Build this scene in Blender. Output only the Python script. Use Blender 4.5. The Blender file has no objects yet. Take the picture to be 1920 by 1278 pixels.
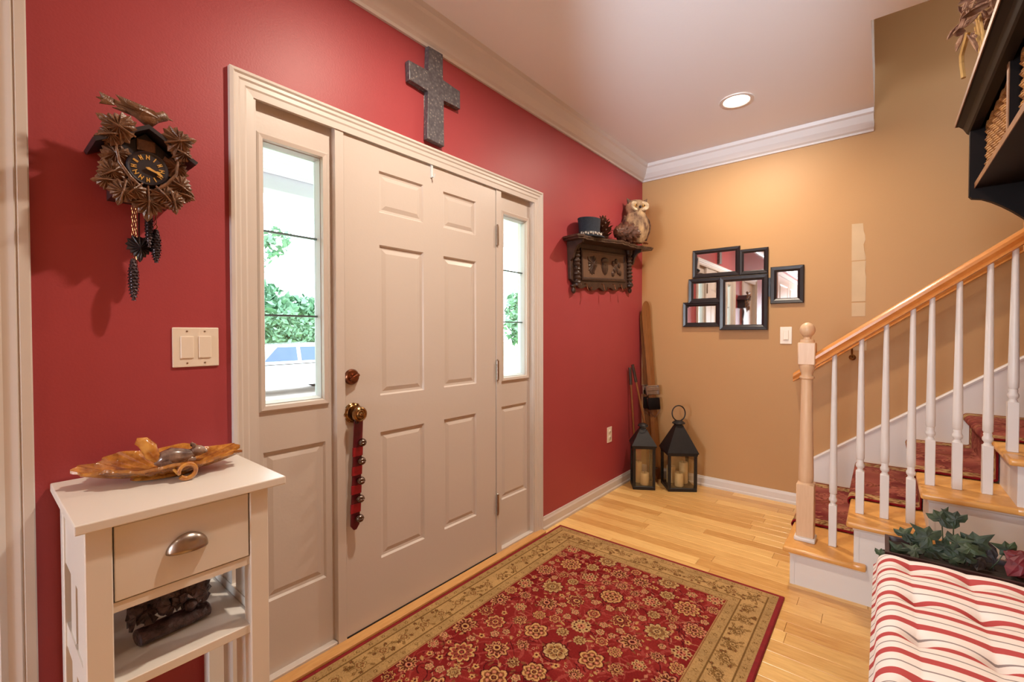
import bpy, bmesh, math, random
import numpy as np
from mathutils import Vector, Matrix, Euler

random.seed(7)
PI = math.pi
scene = bpy.context.scene
COL = scene.collection

# ------------------------------------------------------------------ camera
cam_d = bpy.data.cameras.new('camera')
cam_d.sensor_width = 36.0
cam_d.lens = 842.73 / 1920 * 36.0
cam_d.clip_start = 0.02
cam = bpy.data.objects.new('camera', cam_d)
COL.objects.link(cam)
_yaw, _pit, _rol = 0.8812, -0.0173, -0.001
_F = Vector((math.sin(_yaw) * math.cos(_pit), math.cos(_yaw) * math.cos(_pit), math.sin(_pit)))
_R = Vector((math.cos(_yaw), -math.sin(_yaw), 0))
_U = _R.cross(_F)
_R2 = math.cos(_rol) * _R + math.sin(_rol) * _U
_U2 = -math.sin(_rol) * _R + math.cos(_rol) * _U
cam.matrix_world = Matrix(((_R2.x, _U2.x, -_F.x, -0.9596), (_R2.y, _U2.y, -_F.y, -1.6571), (_R2.z, _U2.z, -_F.z, 1.2483), (0, 0, 0, 1)))
scene.camera = cam

# ------------------------------------------------------------------ world, sun, added window fill, exposure
world = bpy.data.worlds.new('sky')
scene.world = world
world.use_nodes = True
_nt = world.node_tree
_bg = _nt.nodes['Background']
_bg.inputs['Color'].default_value = (0.80, 0.91, 1.0, 1)
_bg.inputs['Strength'].default_value = 9.0
sun_d = bpy.data.lights.new('sun', 'SUN')
sun_d.energy = 3.0
sun_d.angle = 0.02
sun_d.color = (1.0, 0.95, 0.86)
sun = bpy.data.objects.new('sun', sun_d)
sun.rotation_euler = Euler((math.radians(38), 0, math.radians(-25)))
COL.objects.link(sun)
# added cool fill light at an invented window in the far hall wall
win_d = bpy.data.lights.new('added_window_fill', 'AREA')
win_d.shape = 'RECTANGLE'
win_d.size = 1.3
win_d.size_y = 1.0
win_d.energy = 270
win_d.color = (0.80, 0.90, 1.0)
win = bpy.data.objects.new('added_window_fill', win_d)
win.location = (-7.46, -0.60, 1.45)
win.rotation_euler = Euler((0, math.radians(-90), 0))
COL.objects.link(win)
scene.view_settings.view_transform = 'Standard'
scene.view_settings.look = 'None'
scene.view_settings.gamma = 1.0
scene.view_settings.use_curve_mapping = False
scene.view_settings.exposure = -0.38
FILL_LAMP_W = 800.0    # added fill lamp behind the camera
CAN_W = 29.0            # watts of each recessed lamp
CAN_COL = (1.0, 0.85, 0.68)

# ------------------------------------------------------------------ geometry helpers
class MB:
    def __init__(s):
        s.bm = bmesh.new()
    def face(s, pts):
        vs = [s.bm.verts.new(p) for p in pts]
        return s.bm.faces.new(vs)
    def box(s, x0, x1, y0, y1, z0, z1, M=None, bev=0.0, seg=1):
        x0, x1 = min(x0, x1), max(x0, x1); y0, y1 = min(y0, y1), max(y0, y1); z0, z1 = min(z0, z1), max(z0, z1)
        vs = [s.bm.verts.new((x, y, z)) for x in (x0, x1) for y in (y0, y1) for z in (z0, z1)]
        idx = [(0, 1, 3, 2), (4, 6, 7, 5), (0, 4, 5, 1), (2, 3, 7, 6), (0, 2, 6, 4), (1, 5, 7, 3)]
        fs = [s.bm.faces.new([vs[i] for i in q]) for q in idx]
        geo = vs
        if bev:
            es = list({e for f in fs for e in f.edges})
            r = bmesh.ops.bevel(s.bm, geom=es, offset=bev, segments=seg, profile=0.5, affect='EDGES')
            geo = list({v for f in r['faces'] for v in f.verts} | {v for v in vs if v.is_valid})
            # all verts of connected island
            geo = s._island(geo)
        if M is not None:
            bmesh.ops.transform(s.bm, matrix=M, verts=geo)
        return s
    def _island(s, vs):
        seen = set(v for v in vs if v.is_valid); st = list(seen)
        while st:
            v = st.pop()
            for e in v.link_edges:
                o = e.other_vert(v)
                if o not in seen:
                    seen.add(o); st.append(o)
        return list(seen)
    def loft(s, rings, cap=True, closed=True, loop=False):
        R = [[s.bm.verts.new(p) for p in r] for r in rings]
        n = len(R[0])
        pairs = list(zip(R[:-1], R[1:])) + ([(R[-1], R[0])] if loop else [])
        for a, b in pairs:
            for i in range(n if closed else n - 1):
                j = (i + 1) % n
                s.bm.faces.new((a[i], a[j], b[j], b[i]))
        if cap and closed and not loop:
            s.bm.faces.new(list(reversed(R[0])))
            s.bm.faces.new(R[-1])
        return s
    def lathe(s, prof, M=None, n=20, sx=1.0, sy=1.0):
        rings = []
        for r, z in prof:
            r = max(r, 0.0004)
            ring = [Vector((sx * r * math.cos(2 * PI * i / n), sy * r * math.sin(2 * PI * i / n), z)) for i in range(n)]
            if M is not None:
                ring = [M @ p for p in ring]
            rings.append(ring)
        return s.loft(rings)
    def tube(s, pts, r, n=8, cap=True, loop=False, M=None):
        pts = [Vector(p) for p in pts]
        rings = []
        up = Vector((0, 0, 1))
        prev = None
        m = len(pts)
        for i, p in enumerate(pts):
            if loop:
                t = pts[(i + 1) % m] - pts[i - 1]
            else:
                t = pts[min(i + 1, m - 1)] - pts[max(i - 1, 0)]
            t.normalize()
            if prev is None:
                a = up if abs(t.z) < 0.9 else Vector((1, 0, 0))
                u = t.cross(a).normalized()
            else:
                u = (prev - t * prev.dot(t)).normalized()
            prev = u
            v = t.cross(u)
            rr = r(i / (m - 1)) if callable(r) else r
            ring = [p + (u * math.cos(2 * PI * k / n) + v * math.sin(2 * PI * k / n)) * rr for k in range(n)]
            if M is not None:
                ring = [M @ q for q in ring]
            rings.append(ring)
        return s.loft(rings, cap=cap, loop=loop)
    def prism(s, poly, d0, d1, M=None, bev=0.0):
        """poly in local (x,z), extruded along local y from d0 to d1"""
        A = [Vector((x, d0, z)) for x, z in poly]
        B = [Vector((x, d1, z)) for x, z in poly]
        if M is not None:
            A = [M @ p for p in A]; B = [M @ p for p in B]
        a = [s.bm.verts.new(p) for p in A]; b = [s.bm.verts.new(p) for p in B]
        n = len(a)
        f1 = s.bm.faces.new(a); f2 = s.bm.faces.new(list(reversed(b)))
        for i in range(n):
            j = (i + 1) % n
            s.bm.faces.new((a[j], a[i], b[i], b[j]))
        if bev:
            es = list(set(f1.edges) | set(f2.edges))
            bmesh.ops.bevel(s.bm, geom=es, offset=bev, segments=2, profile=0.5, affect='EDGES')
        return s
    def ball(s, c, rx, ry=None, rz=None, M=None, sub=2):
        ry = rx if ry is None else ry; rz = rx if rz is None else rz
        T = Matrix.Translation(c) @ Matrix.Diagonal((rx, ry, rz, 1))
        if M is not None:
            T = M @ T
        bmesh.ops.create_icosphere(s.bm, subdivisions=sub, radius=1.0, matrix=T)
        return s
    def extrude_x(s, prof, x0, x1, y_at=None):
        """prof = list of (y,z) closed outline, swept along x"""
        s.loft([[Vector((x0, y, z)) for y, z in prof], [Vector((x1, y, z)) for y, z in prof]])
        return s
    def extrude_y(s, prof, y0, y1):
        s.loft([[Vector((x, y0, z)) for x, z in prof], [Vector((x, y1, z)) for x, z in prof]])
        return s
    def leaf(s, outline, thick=0.003, bulge=0.006, M=None):
        """flat leaf outline in local xy with a raised centre; solid"""
        n = len(outline)
        top = [Vector((x, y, 0)) for x, y in outline]
        cx = sum(p.x for p in top) / n; cy = sum(p.y for p in top) / n
        mid = [Vector((cx + (p.x - cx) * .5, cy + (p.y - cy) * .5, bulge * (.75 + .25 * (-1) ** i))) for i, p in enumerate(top)]
        bot = [Vector((x, y, -thick)) for x, y in outline]
        c1 = Vector((cx, cy, bulge * 1.3)); c2 = Vector((cx, cy, -thick + bulge * .6))
        f = (lambda p: M @ p) if M is not None else (lambda p: p)
        T = [s.bm.verts.new(f(p)) for p in top]; K = [s.bm.verts.new(f(p)) for p in mid]; B = [s.bm.verts.new(f(p)) for p in bot]
        a = s.bm.verts.new(f(c1)); b = s.bm.verts.new(f(c2))
        for i in range(n):
            j = (i + 1) % n
            s.bm.faces.new((T[i], T[j], K[j], K[i])); s.bm.faces.new((K[i], K[j], a))
            s.bm.faces.new((B[j], B[i], b)); s.bm.faces.new((T[j], T[i], B[i], B[j]))
        return s
    def mesh(s, name, smooth=False):
        bmesh.ops.recalc_face_normals(s.bm, faces=s.bm.faces)
        me = bpy.data.meshes.new(name)
        s.bm.to_mesh(me); s.bm.free()
        if smooth:
            for p in me.polygons:
                p.use_smooth = True
            try:
                me.set_sharp_from_angle(angle=math.radians(38))
            except Exception:
                pass
        return me
    def build(s, name, mat, parent=None, smooth=False, label=None):
        me = s.mesh(name, smooth)
        return link(name, me, mat, parent, label)

def link(name, me, mat, parent=None, label=None):
    o = bpy.data.objects.new(name, me)
    if mat is not None and len(me.materials) == 0:
        me.materials.append(mat)
    COL.objects.link(o)
    if parent is not None:
        o.parent = parent
        o.matrix_parent_inverse = parent_inv(parent)
    if label:
        o['label'] = label
    return o

def parent_inv(p):
    return Matrix.Identity(4) if p.get('local') else world_of(p).inverted()

def world_of(o):
    m = Matrix.LocRotScale(o.location, o.rotation_euler, o.scale)
    if o.parent is not None:
        return world_of(o.parent) @ o.matrix_parent_inverse @ m
    return m

def thing(name, label, cat, loc=(0, 0, 0), rot=(0, 0, 0), group=None, local=False, kind=None):
    """an Empty at the base of a thing; parts are given in world coordinates unless local"""
    o = bpy.data.objects.new(name, None)
    o.empty_display_size = 0.05
    o.location = loc; o.rotation_euler = rot
    COL.objects.link(o)
    o['label'] = label; o['category'] = cat
    if group: o['group'] = group
    if kind: o['kind'] = kind
    if local: LOCAL.add(o.name)
    return o
LOCAL = set()
def parent_inv(p):
    q = p
    while q.parent is not None:
        q = q.parent
    if q.name in LOCAL:
        return Matrix.Identity(4)
    return world_of(p).inverted()

def tag(o, label, cat=None, group=None, kind=None):
    o['label'] = label
    if cat: o['category'] = cat
    if group: o['group'] = group
    if kind: o['kind'] = kind
    return o

def dup_tree(root):
    r = root.copy(); COL.objects.link(r)
    if root.name in LOCAL: LOCAL.add(r.name)
    for ch in [c for c in bpy.data.objects if c.parent == root]:
        c = ch.copy(); COL.objects.link(c); c.parent = r; c.matrix_parent_inverse = ch.matrix_parent_inverse.copy()
        for g in [k for k in bpy.data.objects if k.parent == ch]:
            d = g.copy(); COL.objects.link(d); d.parent = c; d.matrix_parent_inverse = g.matrix_parent_inverse.copy()
    return r

T = Matrix.Translation
def RX(a): return Matrix.Rotation(a, 4, 'X')
def RY(a): return Matrix.Rotation(a, 4, 'Y')
def RZ(a): return Matrix.Rotation(a, 4, 'Z')

# ------------------------------------------------------------------ materials
def srgb(r, g, b):
    f = lambda c: (c / 255) / 12.92 if c / 255 <= 0.04045 else (((c / 255) + 0.055) / 1.055) ** 2.4
    return (f(r), f(g), f(b), 1.0)

def mat(name, col, rough=0.5, metal=0.0, var=0.0, vscale=6.0, bump=0.0, bscale=60.0, spec=0.5, stretch=None, col2=None, coat=0.0, coords='Object'):
    m = bpy.data.materials.new(name)
    m.use_nodes = True
    nt = m.node_tree; N = nt.nodes; L = nt.links
    b = N['Principled BSDF']
    b.inputs['Base Color'].default_value = col
    b.inputs['Roughness'].default_value = rough
    b.inputs['Metallic'].default_value = metal
    b.inputs['Specular IOR Level'].default_value = spec
    b.inputs['Coat Weight'].default_value = coat
    tc = N.new('ShaderNodeTexCoord'); mp = N.new('ShaderNodeMapping')
    L.new(tc.outputs[coords], mp.inputs['Vector'])
    if stretch: mp.inputs['Scale'].default_value = stretch
    if var or col2:
        nz = N.new('ShaderNodeTexNoise'); nz.inputs['Scale'].default_value = vscale; nz.inputs['Detail'].default_value = 5
        L.new(mp.outputs['Vector'], nz.inputs['Vector'])
        rp = N.new('ShaderNodeValToRGB')
        c2 = col2 if col2 else tuple(c * (1 - var) for c in col[:3]) + (1,)
        rp.color_ramp.elements[0].position = 0.35; rp.color_ramp.elements[1].position = 0.68
        rp.color_ramp.elements[0].color = c2
        rp.color_ramp.elements[1].color = col
        L.new(nz.outputs['Fac'], rp.inputs['Fac']); L.new(rp.outputs['Color'], b.inputs['Base Color'])
    if bump:
        nb = N.new('ShaderNodeTexNoise'); nb.inputs['Scale'].default_value = bscale; nb.inputs['Detail'].default_value = 3
        L.new(mp.outputs['Vector'], nb.inputs['Vector'])
        bp = N.new('ShaderNodeBump'); bp.inputs['Strength'].default_value = bump; bp.inputs['Distance'].default_value = 0.01
        L.new(nb.outputs['Fac'], bp.inputs['Height']); L.new(bp.outputs['Normal'], b.inputs['Normal'])
    return m

def wood(name, c_lo, c_hi, stretch, rough=0.35, rand=0.5, coat=0.2, scale=9.0, spec=0.5):
    """strip-grained wood; each object takes its own tone from Object Info random"""
    m = bpy.data.materials.new(name); m.use_nodes = True
    nt = m.node_tree; N = nt.nodes; L = nt.links; b = N['Principled BSDF']
    b.inputs['Roughness'].default_value = rough; b.inputs['Coat Weight'].default_value = coat; b.inputs['Coat Roughness'].default_value = 0.25
    b.inputs['Specular IOR Level'].default_value = spec
    geo = N.new('ShaderNodeNewGeometry'); oi = N.new('ShaderNodeObjectInfo')
    mp = N.new('ShaderNodeMapping'); mp.inputs['Scale'].default_value = stretch
    L.new(geo.outputs['Position'], mp.inputs['Vector'])
    ad = N.new('ShaderNodeVectorMath'); ad.operation = 'ADD'
    ml = N.new('ShaderNodeMath'); ml.operation = 'MULTIPLY'; ml.inputs[1].default_value = 37.0
    L.new(oi.outputs['Random'], ml.inputs[0]); L.new(mp.outputs['Vector'], ad.inputs[0]); L.new(ml.outputs['Value'], ad.inputs[1])
    nz = N.new('ShaderNodeTexNoise'); nz.inputs['Scale'].default_value = scale; nz.inputs['Detail'].default_value = 6; nz.inputs['Roughness'].default_value = 0.6
    L.new(ad.outputs['Vector'], nz.inputs['Vector'])
    mx = N.new('ShaderNodeMath'); mx.operation = 'MULTIPLY_ADD'; mx.inputs[1].default_value = rand; mx.inputs[2].default_value = 0.5 - rand * 0.5
    L.new(oi.outputs['Random'], mx.inputs[0])
    m2 = N.new('ShaderNodeMath'); m2.operation = 'ADD'
    L.new(mx.outputs['Value'], m2.inputs[0])
    m3 = N.new('ShaderNodeMath'); m3.operation = 'MULTIPLY_ADD'; m3.inputs[1].default_value = 0.9; m3.inputs[2].default_value = -0.45
    L.new(nz.outputs['Fac'], m3.inputs[0]); L.new(m3.outputs['Value'], m2.inputs[1])
    rp = N.new('ShaderNodeValToRGB'); rp.color_ramp.elements[0].position = 0.05; rp.color_ramp.elements[1].position = 0.8
    rp.color_ramp.elements[0].color = c_lo; rp.color_ramp.elements[1].color = c_hi
    L.new(m2.outputs['Value'], rp.inputs['Fac']); L.new(rp.outputs['Color'], b.inputs['Base Color'])
    return m

def attr_mat(name, rough=0.9, bump=0.3, bscale=300):
    m = bpy.data.materials.new(name); m.use_nodes = True
    nt = m.node_tree; N = nt.nodes; L = nt.links; b = N['Principled BSDF']
    b.inputs['Roughness'].default_value = rough; b.inputs['Specular IOR Level'].default_value = 0.1
    a = N.new('ShaderNodeAttribute'); a.attribute_name = 'weave'
    L.new(a.outputs['Color'], b.inputs['Base Color'])
    tc = N.new('ShaderNodeTexCoord'); nb = N.new('ShaderNodeTexNoise'); nb.inputs['Scale'].default_value = bscale
    L.new(tc.outputs['Object'], nb.inputs['Vector'])
    bp = N.new('ShaderNodeBump'); bp.inputs['Strength'].default_value = bump; bp.inputs['Distance'].default_value = 0.004
    L.new(nb.outputs['Fac'], bp.inputs['Height']); L.new(bp.outputs['Normal'], b.inputs['Normal'])
    return m

def emit(name, col, st):
    m = bpy.data.materials.new(name); m.use_nodes = True
    b = m.node_tree.nodes['Principled BSDF']
    b.inputs['Base Color'].default_value = col
    b.inputs['Emission Color'].default_value = col; b.inputs['Emission Strength'].default_value = st
    return m

def glass(name, tint=(1, 1, 1, 1), fac=0.06):
    m = bpy.data.materials.new(name); m.use_nodes = True
    nt = m.node_tree; N = nt.nodes; L = nt.links
    N.remove(N['Principled BSDF'])
    tr = N.new('ShaderNodeBsdfTransparent'); tr.inputs['Color'].default_value = tint
    gl = N.new('ShaderNodeBsdfGlossy'); gl.inputs['Roughness'].default_value = 0.02
    mx = N.new('ShaderNodeMixShader'); mx.inputs['Fac'].default_value = fac
    L.new(tr.outputs[0], mx.inputs[1]); L.new(gl.outputs[0], mx.inputs[2]); L.new(mx.outputs[0], N['Material Output'].inputs['Surface'])
    return m

M = {}
M['red'] = mat('red_wall_paint', srgb(170, 68, 73), 0.46, var=0.06, vscale=3, bump=0.05, bscale=160, spec=0.35)
M['tan'] = mat('tan_wall_paint', srgb(190, 147, 99), 0.5, var=0.04, vscale=2, bump=0.05, bscale=160, spec=0.3)
M['ceil'] = mat('ceiling_paint', srgb(234, 232, 232), 0.8, bump=0.04, bscale=120)
M['white'] = mat('white_trim_paint', srgb(214, 205, 198), 0.38, var=0.02, vscale=4)
M['doorwhite'] = mat('door_paint', srgb(209, 198, 190), 0.36, bump=0.03, bscale=90)
M['cool'] = mat('white_stair_paint', srgb(226, 222, 220), 0.35)
M['tablewhite'] = mat('white_furniture_lacquer', srgb(232, 226, 218), 0.3)
M['plank'] = wood('maple_strip', srgb(198, 140, 70), srgb(248, 206, 132), (9, 1.0, 9), rough=0.32, rand=0.55)
M['floorfar'] = wood('maple_far', srgb(186, 122, 56), srgb(232, 180, 104), (9, 1.0, 9), rough=0.32, rand=0.0)
M['tread'] = wood('oak_tread', srgb(204, 138, 68), srgb(240, 186, 110), (2, 2.2, 9), rough=0.28, rand=0.2)
M['rail'] = wood('oak_rail', srgb(192, 116, 52), srgb(226, 158, 84), (8, 1.5, 3), rough=0.3, rand=0.1)
M['newel'] = wood('pale_oak', srgb(212, 172, 134), srgb(230, 196, 160), (8, 8, 1.2), rough=0.4, rand=0.1)
M['darkwood'] = mat('dark_carved_wood', srgb(74, 52, 42), 0.4, var=0.45, vscale=22, bump=0.2, bscale=80)
M['clockwood'] = mat('walnut_carving', srgb(132, 92, 66), 0.30, var=0.5, vscale=45, bump=0.25, bscale=150)
M['clockblue'] = mat('dark_stained_case', srgb(44, 36, 42), 0.4, var=0.3, vscale=30)
M['black'] = mat('black_stained_wood', srgb(26, 19, 18), 0.5, var=0.3, vscale=12, spec=0.12)
M['frame'] = mat('espresso_frame', srgb(38, 32, 34), 0.3, var=0.2, vscale=30)
M['iron'] = mat('lantern_metal', srgb(44, 42, 42), 0.45, metal=0.4, var=0.2, vscale=40)
M['brass'] = mat('antique_brass', srgb(170, 130, 84), 0.25, metal=1.0, var=0.5, vscale=60)
M['bronze'] = mat('aged_bronze', srgb(150, 96, 70), 0.3, metal=1.0, var=0.4, vscale=70)
M['steel'] = mat('brushed_nickel', srgb(178, 166, 156), 0.28, metal=1.0, var=0.15, vscale=50)
M['mirror'] = mat('mirror_silver', srgb(235, 235, 235), 0.02, metal=1.0)
M['gold'] = mat('gilt', srgb(226, 178, 96), 0.35, metal=0.3)
M['glass'] = glass('window_glass', (0.97, 0.99, 1.0, 1), 0.05)
M['lglass'] = glass('lantern_glass', (0.96, 0.95, 0.92, 1), 0.10)
M['came'] = mat('dark_glazing_bar', srgb(96, 116, 122), 0.4, metal=0.5)
M['bead'] = mat('white_glazing_bead', srgb(216, 224, 228), 0.35)
M['candle'] = mat('cream_wax', srgb(226, 200, 148), 0.5, var=0.06, vscale=20)
M['plate'] = mat('ivory_plastic', srgb(236, 224, 208), 0.35)
M['leather'] = mat('lit_red_leather', srgb(176, 26, 42), 0.45, var=0.35, vscale=40)
M['leatherdk'] = mat('shaded_red_leather', srgb(104, 22, 34), 0.45, var=0.3, vscale=40)
M['bell'] = mat('nickel_bell', srgb(122, 104, 96), 0.22, metal=1.0, var=0.3, vscale=80)
M['crossm'] = None
M['amber'] = mat('amber_glaze', srgb(206, 140, 58), 0.16, col2=srgb(136, 76, 22), vscale=30, coat=1.0, bump=0.5, bscale=70)
M['amberlt'] = mat('honey_glaze', srgb(224, 166, 84), 0.15, col2=srgb(170, 100, 34), vscale=40, coat=1.0)
M['squirrel'] = mat('grey_glaze', srgb(160, 136, 122), 0.22, col2=srgb(88, 68, 64), vscale=40, coat=0.6)
M['logdark'] = mat('dark_resin', srgb(98, 78, 80), 0.35, col2=srgb(52, 40, 46), vscale=50, bump=0.5, bscale=90)
M['hat'] = mat('dark_felt', srgb(38, 46, 60), 0.9, var=0.3, vscale=60, bump=0.3, bscale=200)
M['blossom'] = mat('white_blossom', srgb(216, 206, 196), 0.8, var=0.3, vscale=80)
M['cone'] = mat('pine_cone_scale', srgb(120, 78, 58), 0.5, var=0.65, vscale=60)
M['ski'] = wood('ski_varnish', srgb(98, 56, 26), srgb(148, 94, 48), (14, 14, 1.2), rough=0.3, rand=0.1)
M['ivy'] = mat('ivy_green', srgb(58, 78, 52), 0.5, col2=srgb(32, 48, 36), vscale=30)
M['ivydk'] = mat('dark_leaf', srgb(52, 46, 48), 0.5, var=0.4, vscale=30)
M['redleaf'] = mat('burgundy_leaf', srgb(122, 28, 44), 0.5, var=0.45, vscale=30)
M['trough'] = mat('bronze_trough_paint', srgb(62, 44, 46), 0.35, var=0.2, vscale=12)
M['soil'] = mat('potting_soil', srgb(48, 38, 32), 0.95, var=0.4, vscale=60)
M['wicker'] = mat('seagrass', srgb(190, 140, 80), 0.7, col2=srgb(128, 82, 40), vscale=45, bump=0.4, bscale=200)
M['dry'] = mat('dried_petal', srgb(196, 158, 130), 0.8, col2=srgb(120, 84, 70), vscale=30)
M['drystem'] = mat('raffia', srgb(208, 168, 104), 0.8, var=0.3, vscale=30)
M['patch'] = mat('primer_patch', srgb(206, 178, 142), 0.7, var=0.08, vscale=8)
M['threshold'] = wood('oak_threshold', srgb(192, 134, 76), srgb(230, 178, 112), (1.2, 9, 9), rough=0.3, rand=0.0)
M['darkgap'] = mat('rubber_sweep', srgb(40, 30, 26), 0.7)
M['leaf_out'] = mat('tree_foliage', srgb(122, 158, 124), 0.7, col2=srgb(82, 124, 92), vscale=3)
M['bark'] = mat('bark', srgb(120, 100, 84), 0.9, var=0.3)
M['lawn'] = mat('lawn', srgb(170, 200, 140), 0.95, var=0.2, vscale=2)
M['drive'] = mat('concrete_drive', srgb(216, 208, 200), 0.9, var=0.1, vscale=2)
M['porchblue'] = mat('porch_beam_paint', srgb(206, 214, 218), 0.6, var=0.06, vscale=4)
M['porchwhite'] = mat('porch_ceiling_paint', srgb(236, 238, 240), 0.6)
M['carwhite'] = mat('car_paint', srgb(238, 234, 232), 0.2, coat=1.0)
M['carglass'] = mat('car_glass', srgb(70, 90, 120), 0.1)
M['tyre'] = mat('tyre_rubber', srgb(50, 50, 56), 0.8)
M['stone'] = mat('tan_brick', srgb(214, 178, 142), 0.9, var=0.15, vscale=5)
def _cross_mat():
    m = mat('granite_speckle', srgb(92, 88, 92), 0.35)
    nt = m.node_tree; N = nt.nodes; L = nt.links; b = N['Principled BSDF']
    tc = N.new('ShaderNodeTexCoord'); v = N.new('ShaderNodeTexVoronoi'); v.inputs['Scale'].default_value = 75
    L.new(tc.outputs['Object'], v.inputs['Vector'])
    rp = N.new('ShaderNodeValToRGB'); e = rp.color_ramp.elements
    e[0].position = 0.0; e[0].color = srgb(214, 204, 180); e[1].position = 0.20; e[1].color = srgb(104, 100, 104)
    x = rp.color_ramp.elements.new(0.8); x.color = srgb(78, 74, 80)
    L.new(v.outputs['Distance'], rp.inputs['Fac']); L.new(rp.outputs['Color'], b.inputs['Base Color'])
    return m
M['crossm'] = _cross_mat()

# ------------------------------------------------------------------ room dimensions
X1 = 2.869      # tan wall
H = 2.705       # ceiling
YW = -2.10      # bench wall
XB = -7.5       # far end of the hall behind the camera
ZCR = 2.577     # underside of the crown moulding
OX, OY = 1.745, -1.600   # stairwell opening corner

# ------------------------------------------------------------------ room shell
def struct(o, label, cat):
    return tag(o, label, cat, kind='structure')

b = MB()                     # red entrance wall with an opening for the door unit and a closet door
b.box(-0.385, -5.5, 0, 0.15, 0, 0) if False else None
b.box(XB, -1.74, 0, 0.15, 0, H); b.box(-1.74, -0.965, 0, 0.15, 2.05, H)
b.box(-0.965, -0.365, 0, 0.15, 0, H); b.box(-0.365, 1.295, 0, 0.15, 2.085, H); b.box(1.295, X1 + 0.15, 0, 0.15, 0, H)
struct(b.build('wall_back', M['red']), 'deep red painted entrance wall around the white front door', 'wall')

b = MB()
b.box(X1, X1 + 0.15, -5.6, 0.0, 0, 5.3)
wall_right = struct(b.build('wall_right', M['tan']), 'tan painted wall behind the stairs and mirrors', 'wall')
b = MB()
b.box(XB, 1.60, YW - 0.12, YW, 0, H)
struct(b.build('wall_front', M['tan']), 'tan wall behind the bench and coat shelf', 'wall')
b = MB(); b.box(1.60, 1.72, -5.6, YW, 0, H)
struct(b.build('wall_stair_side', M['tan']), 'tan wall closing the near side of the upper stairs', 'wall')
b = MB()                     # far hall wall with an opening for the added window
b.box(XB - 0.12, XB, YW, -1.10, 0, H); b.box(XB - 0.12, XB, -0.10, 0, 0, H)
b.box(XB - 0.12, XB, -1.10, -0.10, 0, 0.80); b.box(XB - 0.12, XB, -1.10, -0.10, 2.10, H)
struct(b.build('wall_left', M['tan']), 'tan end wall of the hall around an added window', 'wall')
b = MB()                     # upper stairwell shaft
b.box(OX - 0.1, OX - 0.003, -5.6, OY + 0.1, H + 0.3, 5.3); b.box(OX - 0.003, X1, OY + 0.003, OY + 0.1, H + 0.3, 5.3)
b.box(1.6, X1, -5.7, -5.6, 0, 5.3)
struct(b.build('wall_stairwell', M['tan']), 'upper tan walls of the open stairwell', 'wall')
b = MB()
b.box(OX - 0.1, X1 + 0.15, -5.7, OY + 0.1, 5.3, 5.4)
struct(b.build('ceiling_stairwell', M['ceil']), 'white ceiling high above the stairwell', 'ceiling')

b = MB()
b.box(XB, OX, YW, 0, H, H + 0.3); b.box(OX, X1, OY, 0, H, H + 0.3); b.box(OX - 0.1, OX, -5.6, YW, H, H + 0.02)
ceiling = struct(b.build('ceiling', M['ceil']), 'white flat ceiling with a stairwell cut-out', 'ceiling')

# floor: a base slab and separate maple strips where the camera sees them
b = MB(); b.box(XB, X1, YW, 0, -0.12, -0.012)
floor = struct(b.build('floor', M['floorfar']), 'honey maple strip floor of the entry hall', 'floor')
b = MB()
b.box(-0.5, 0.5, -0.5, 0.5, -1.0, 0.0)
for e in list(b.bm.edges):
    pass
plank_me = None
def plank_mesh():
    q = MB()
    # chamfered top in unit space
    z0, z1, z2 = -0.011, -0.0012, 0.0
    ring = lambda ix, iy, z: [Vector((sx * (0.5 - ix), sy * (0.5 - iy), z)) for sx, sy in ((-1, -1), (1, -1), (1, 1), (-1, 1))]
    q.loft([ring(0, 0, z0), ring(0, 0, z1), ring(0.02, 0.002, z2)])
    return q.mesh('floor_plank')
b.bm.free()
plank_me = plank_mesh(); plank_me.materials.append(M['plank'])
PW = 0.083
x = X1 - 0.012; row = 0
rng = random.Random(3)
while x > -0.75:
    y = 0.0 - rng.random() * 0.5
    ys = [0.0]
    while y > YW:
        if 0.15 < -y and y > YW + 0.15: ys.append(y)
        y -= rng.uniform(0.30, 0.95)
    ys.append(YW)
    for ya, yb in zip(ys[:-1], ys[1:]):
        if row > 56 and False: continue
        o = bpy.data.objects.new('floor_plank', plank_me); COL.objects.link(o)
        o.parent = floor
        o.location = (x - PW / 2, (ya + yb) / 2, 0); o.scale = (PW - 0.0008, (ya - yb) - 0.001, 1)
    x -= PW; row += 1
b = MB(); b.box(XB, x, YW, 0, -0.012, 0.0)
o = b.build('floor_far_boards', M['floorfar'], floor)

b = MB(); b.box(1.6, X1, -5.6, YW, -0.12, -0.001)
struct(b.build('floor_under_stairs', M['floorfar']), 'hidden floor beneath the upper stairs', 'floor')
# crown moulding
cp = [(0, 0), (-0.012, 0), (-0.016, 0.012), (-0.030, 0.022), (-0.052, 0.055), (-0.070, 0.095), (-0.082, 0.105), (-0.088, 0.128), (0, 0.128)]
root = thing('trim_1', 'white crown moulding along the red wall', 'moulding', (0, 0, ZCR), kind='structure')
b = MB()
A = [Vector((XB, y, ZCR + z)) for y, z in cp]
Bv = [Vector((X1 + y * 1.0, y, ZCR + z)) for y, z in cp]
b.loft([A, Bv]); b.build('crown_moulding', M['white'], root)
root = thing('trim_2', 'white crown moulding along the tan wall ending at the stairwell', 'moulding', (X1, -0.8, ZCR), kind='structure')
b = MB()
A = [Vector((X1 + y, y, ZCR + z)) for y, z in cp]
Bv = [Vector((X1 + y, OY + 0.002, ZCR + z)) for y, z in cp]
b.loft([A, Bv]); b.build('crown_moulding', M['white'], root)
b = MB(); b.box(X1 - 0.09, X1 - 0.0, OY - 0.0005, OY + 0.0015, ZCR + 0.002, ZCR + 0.05); b.build('crown_end_return', M['white'], root)

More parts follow.
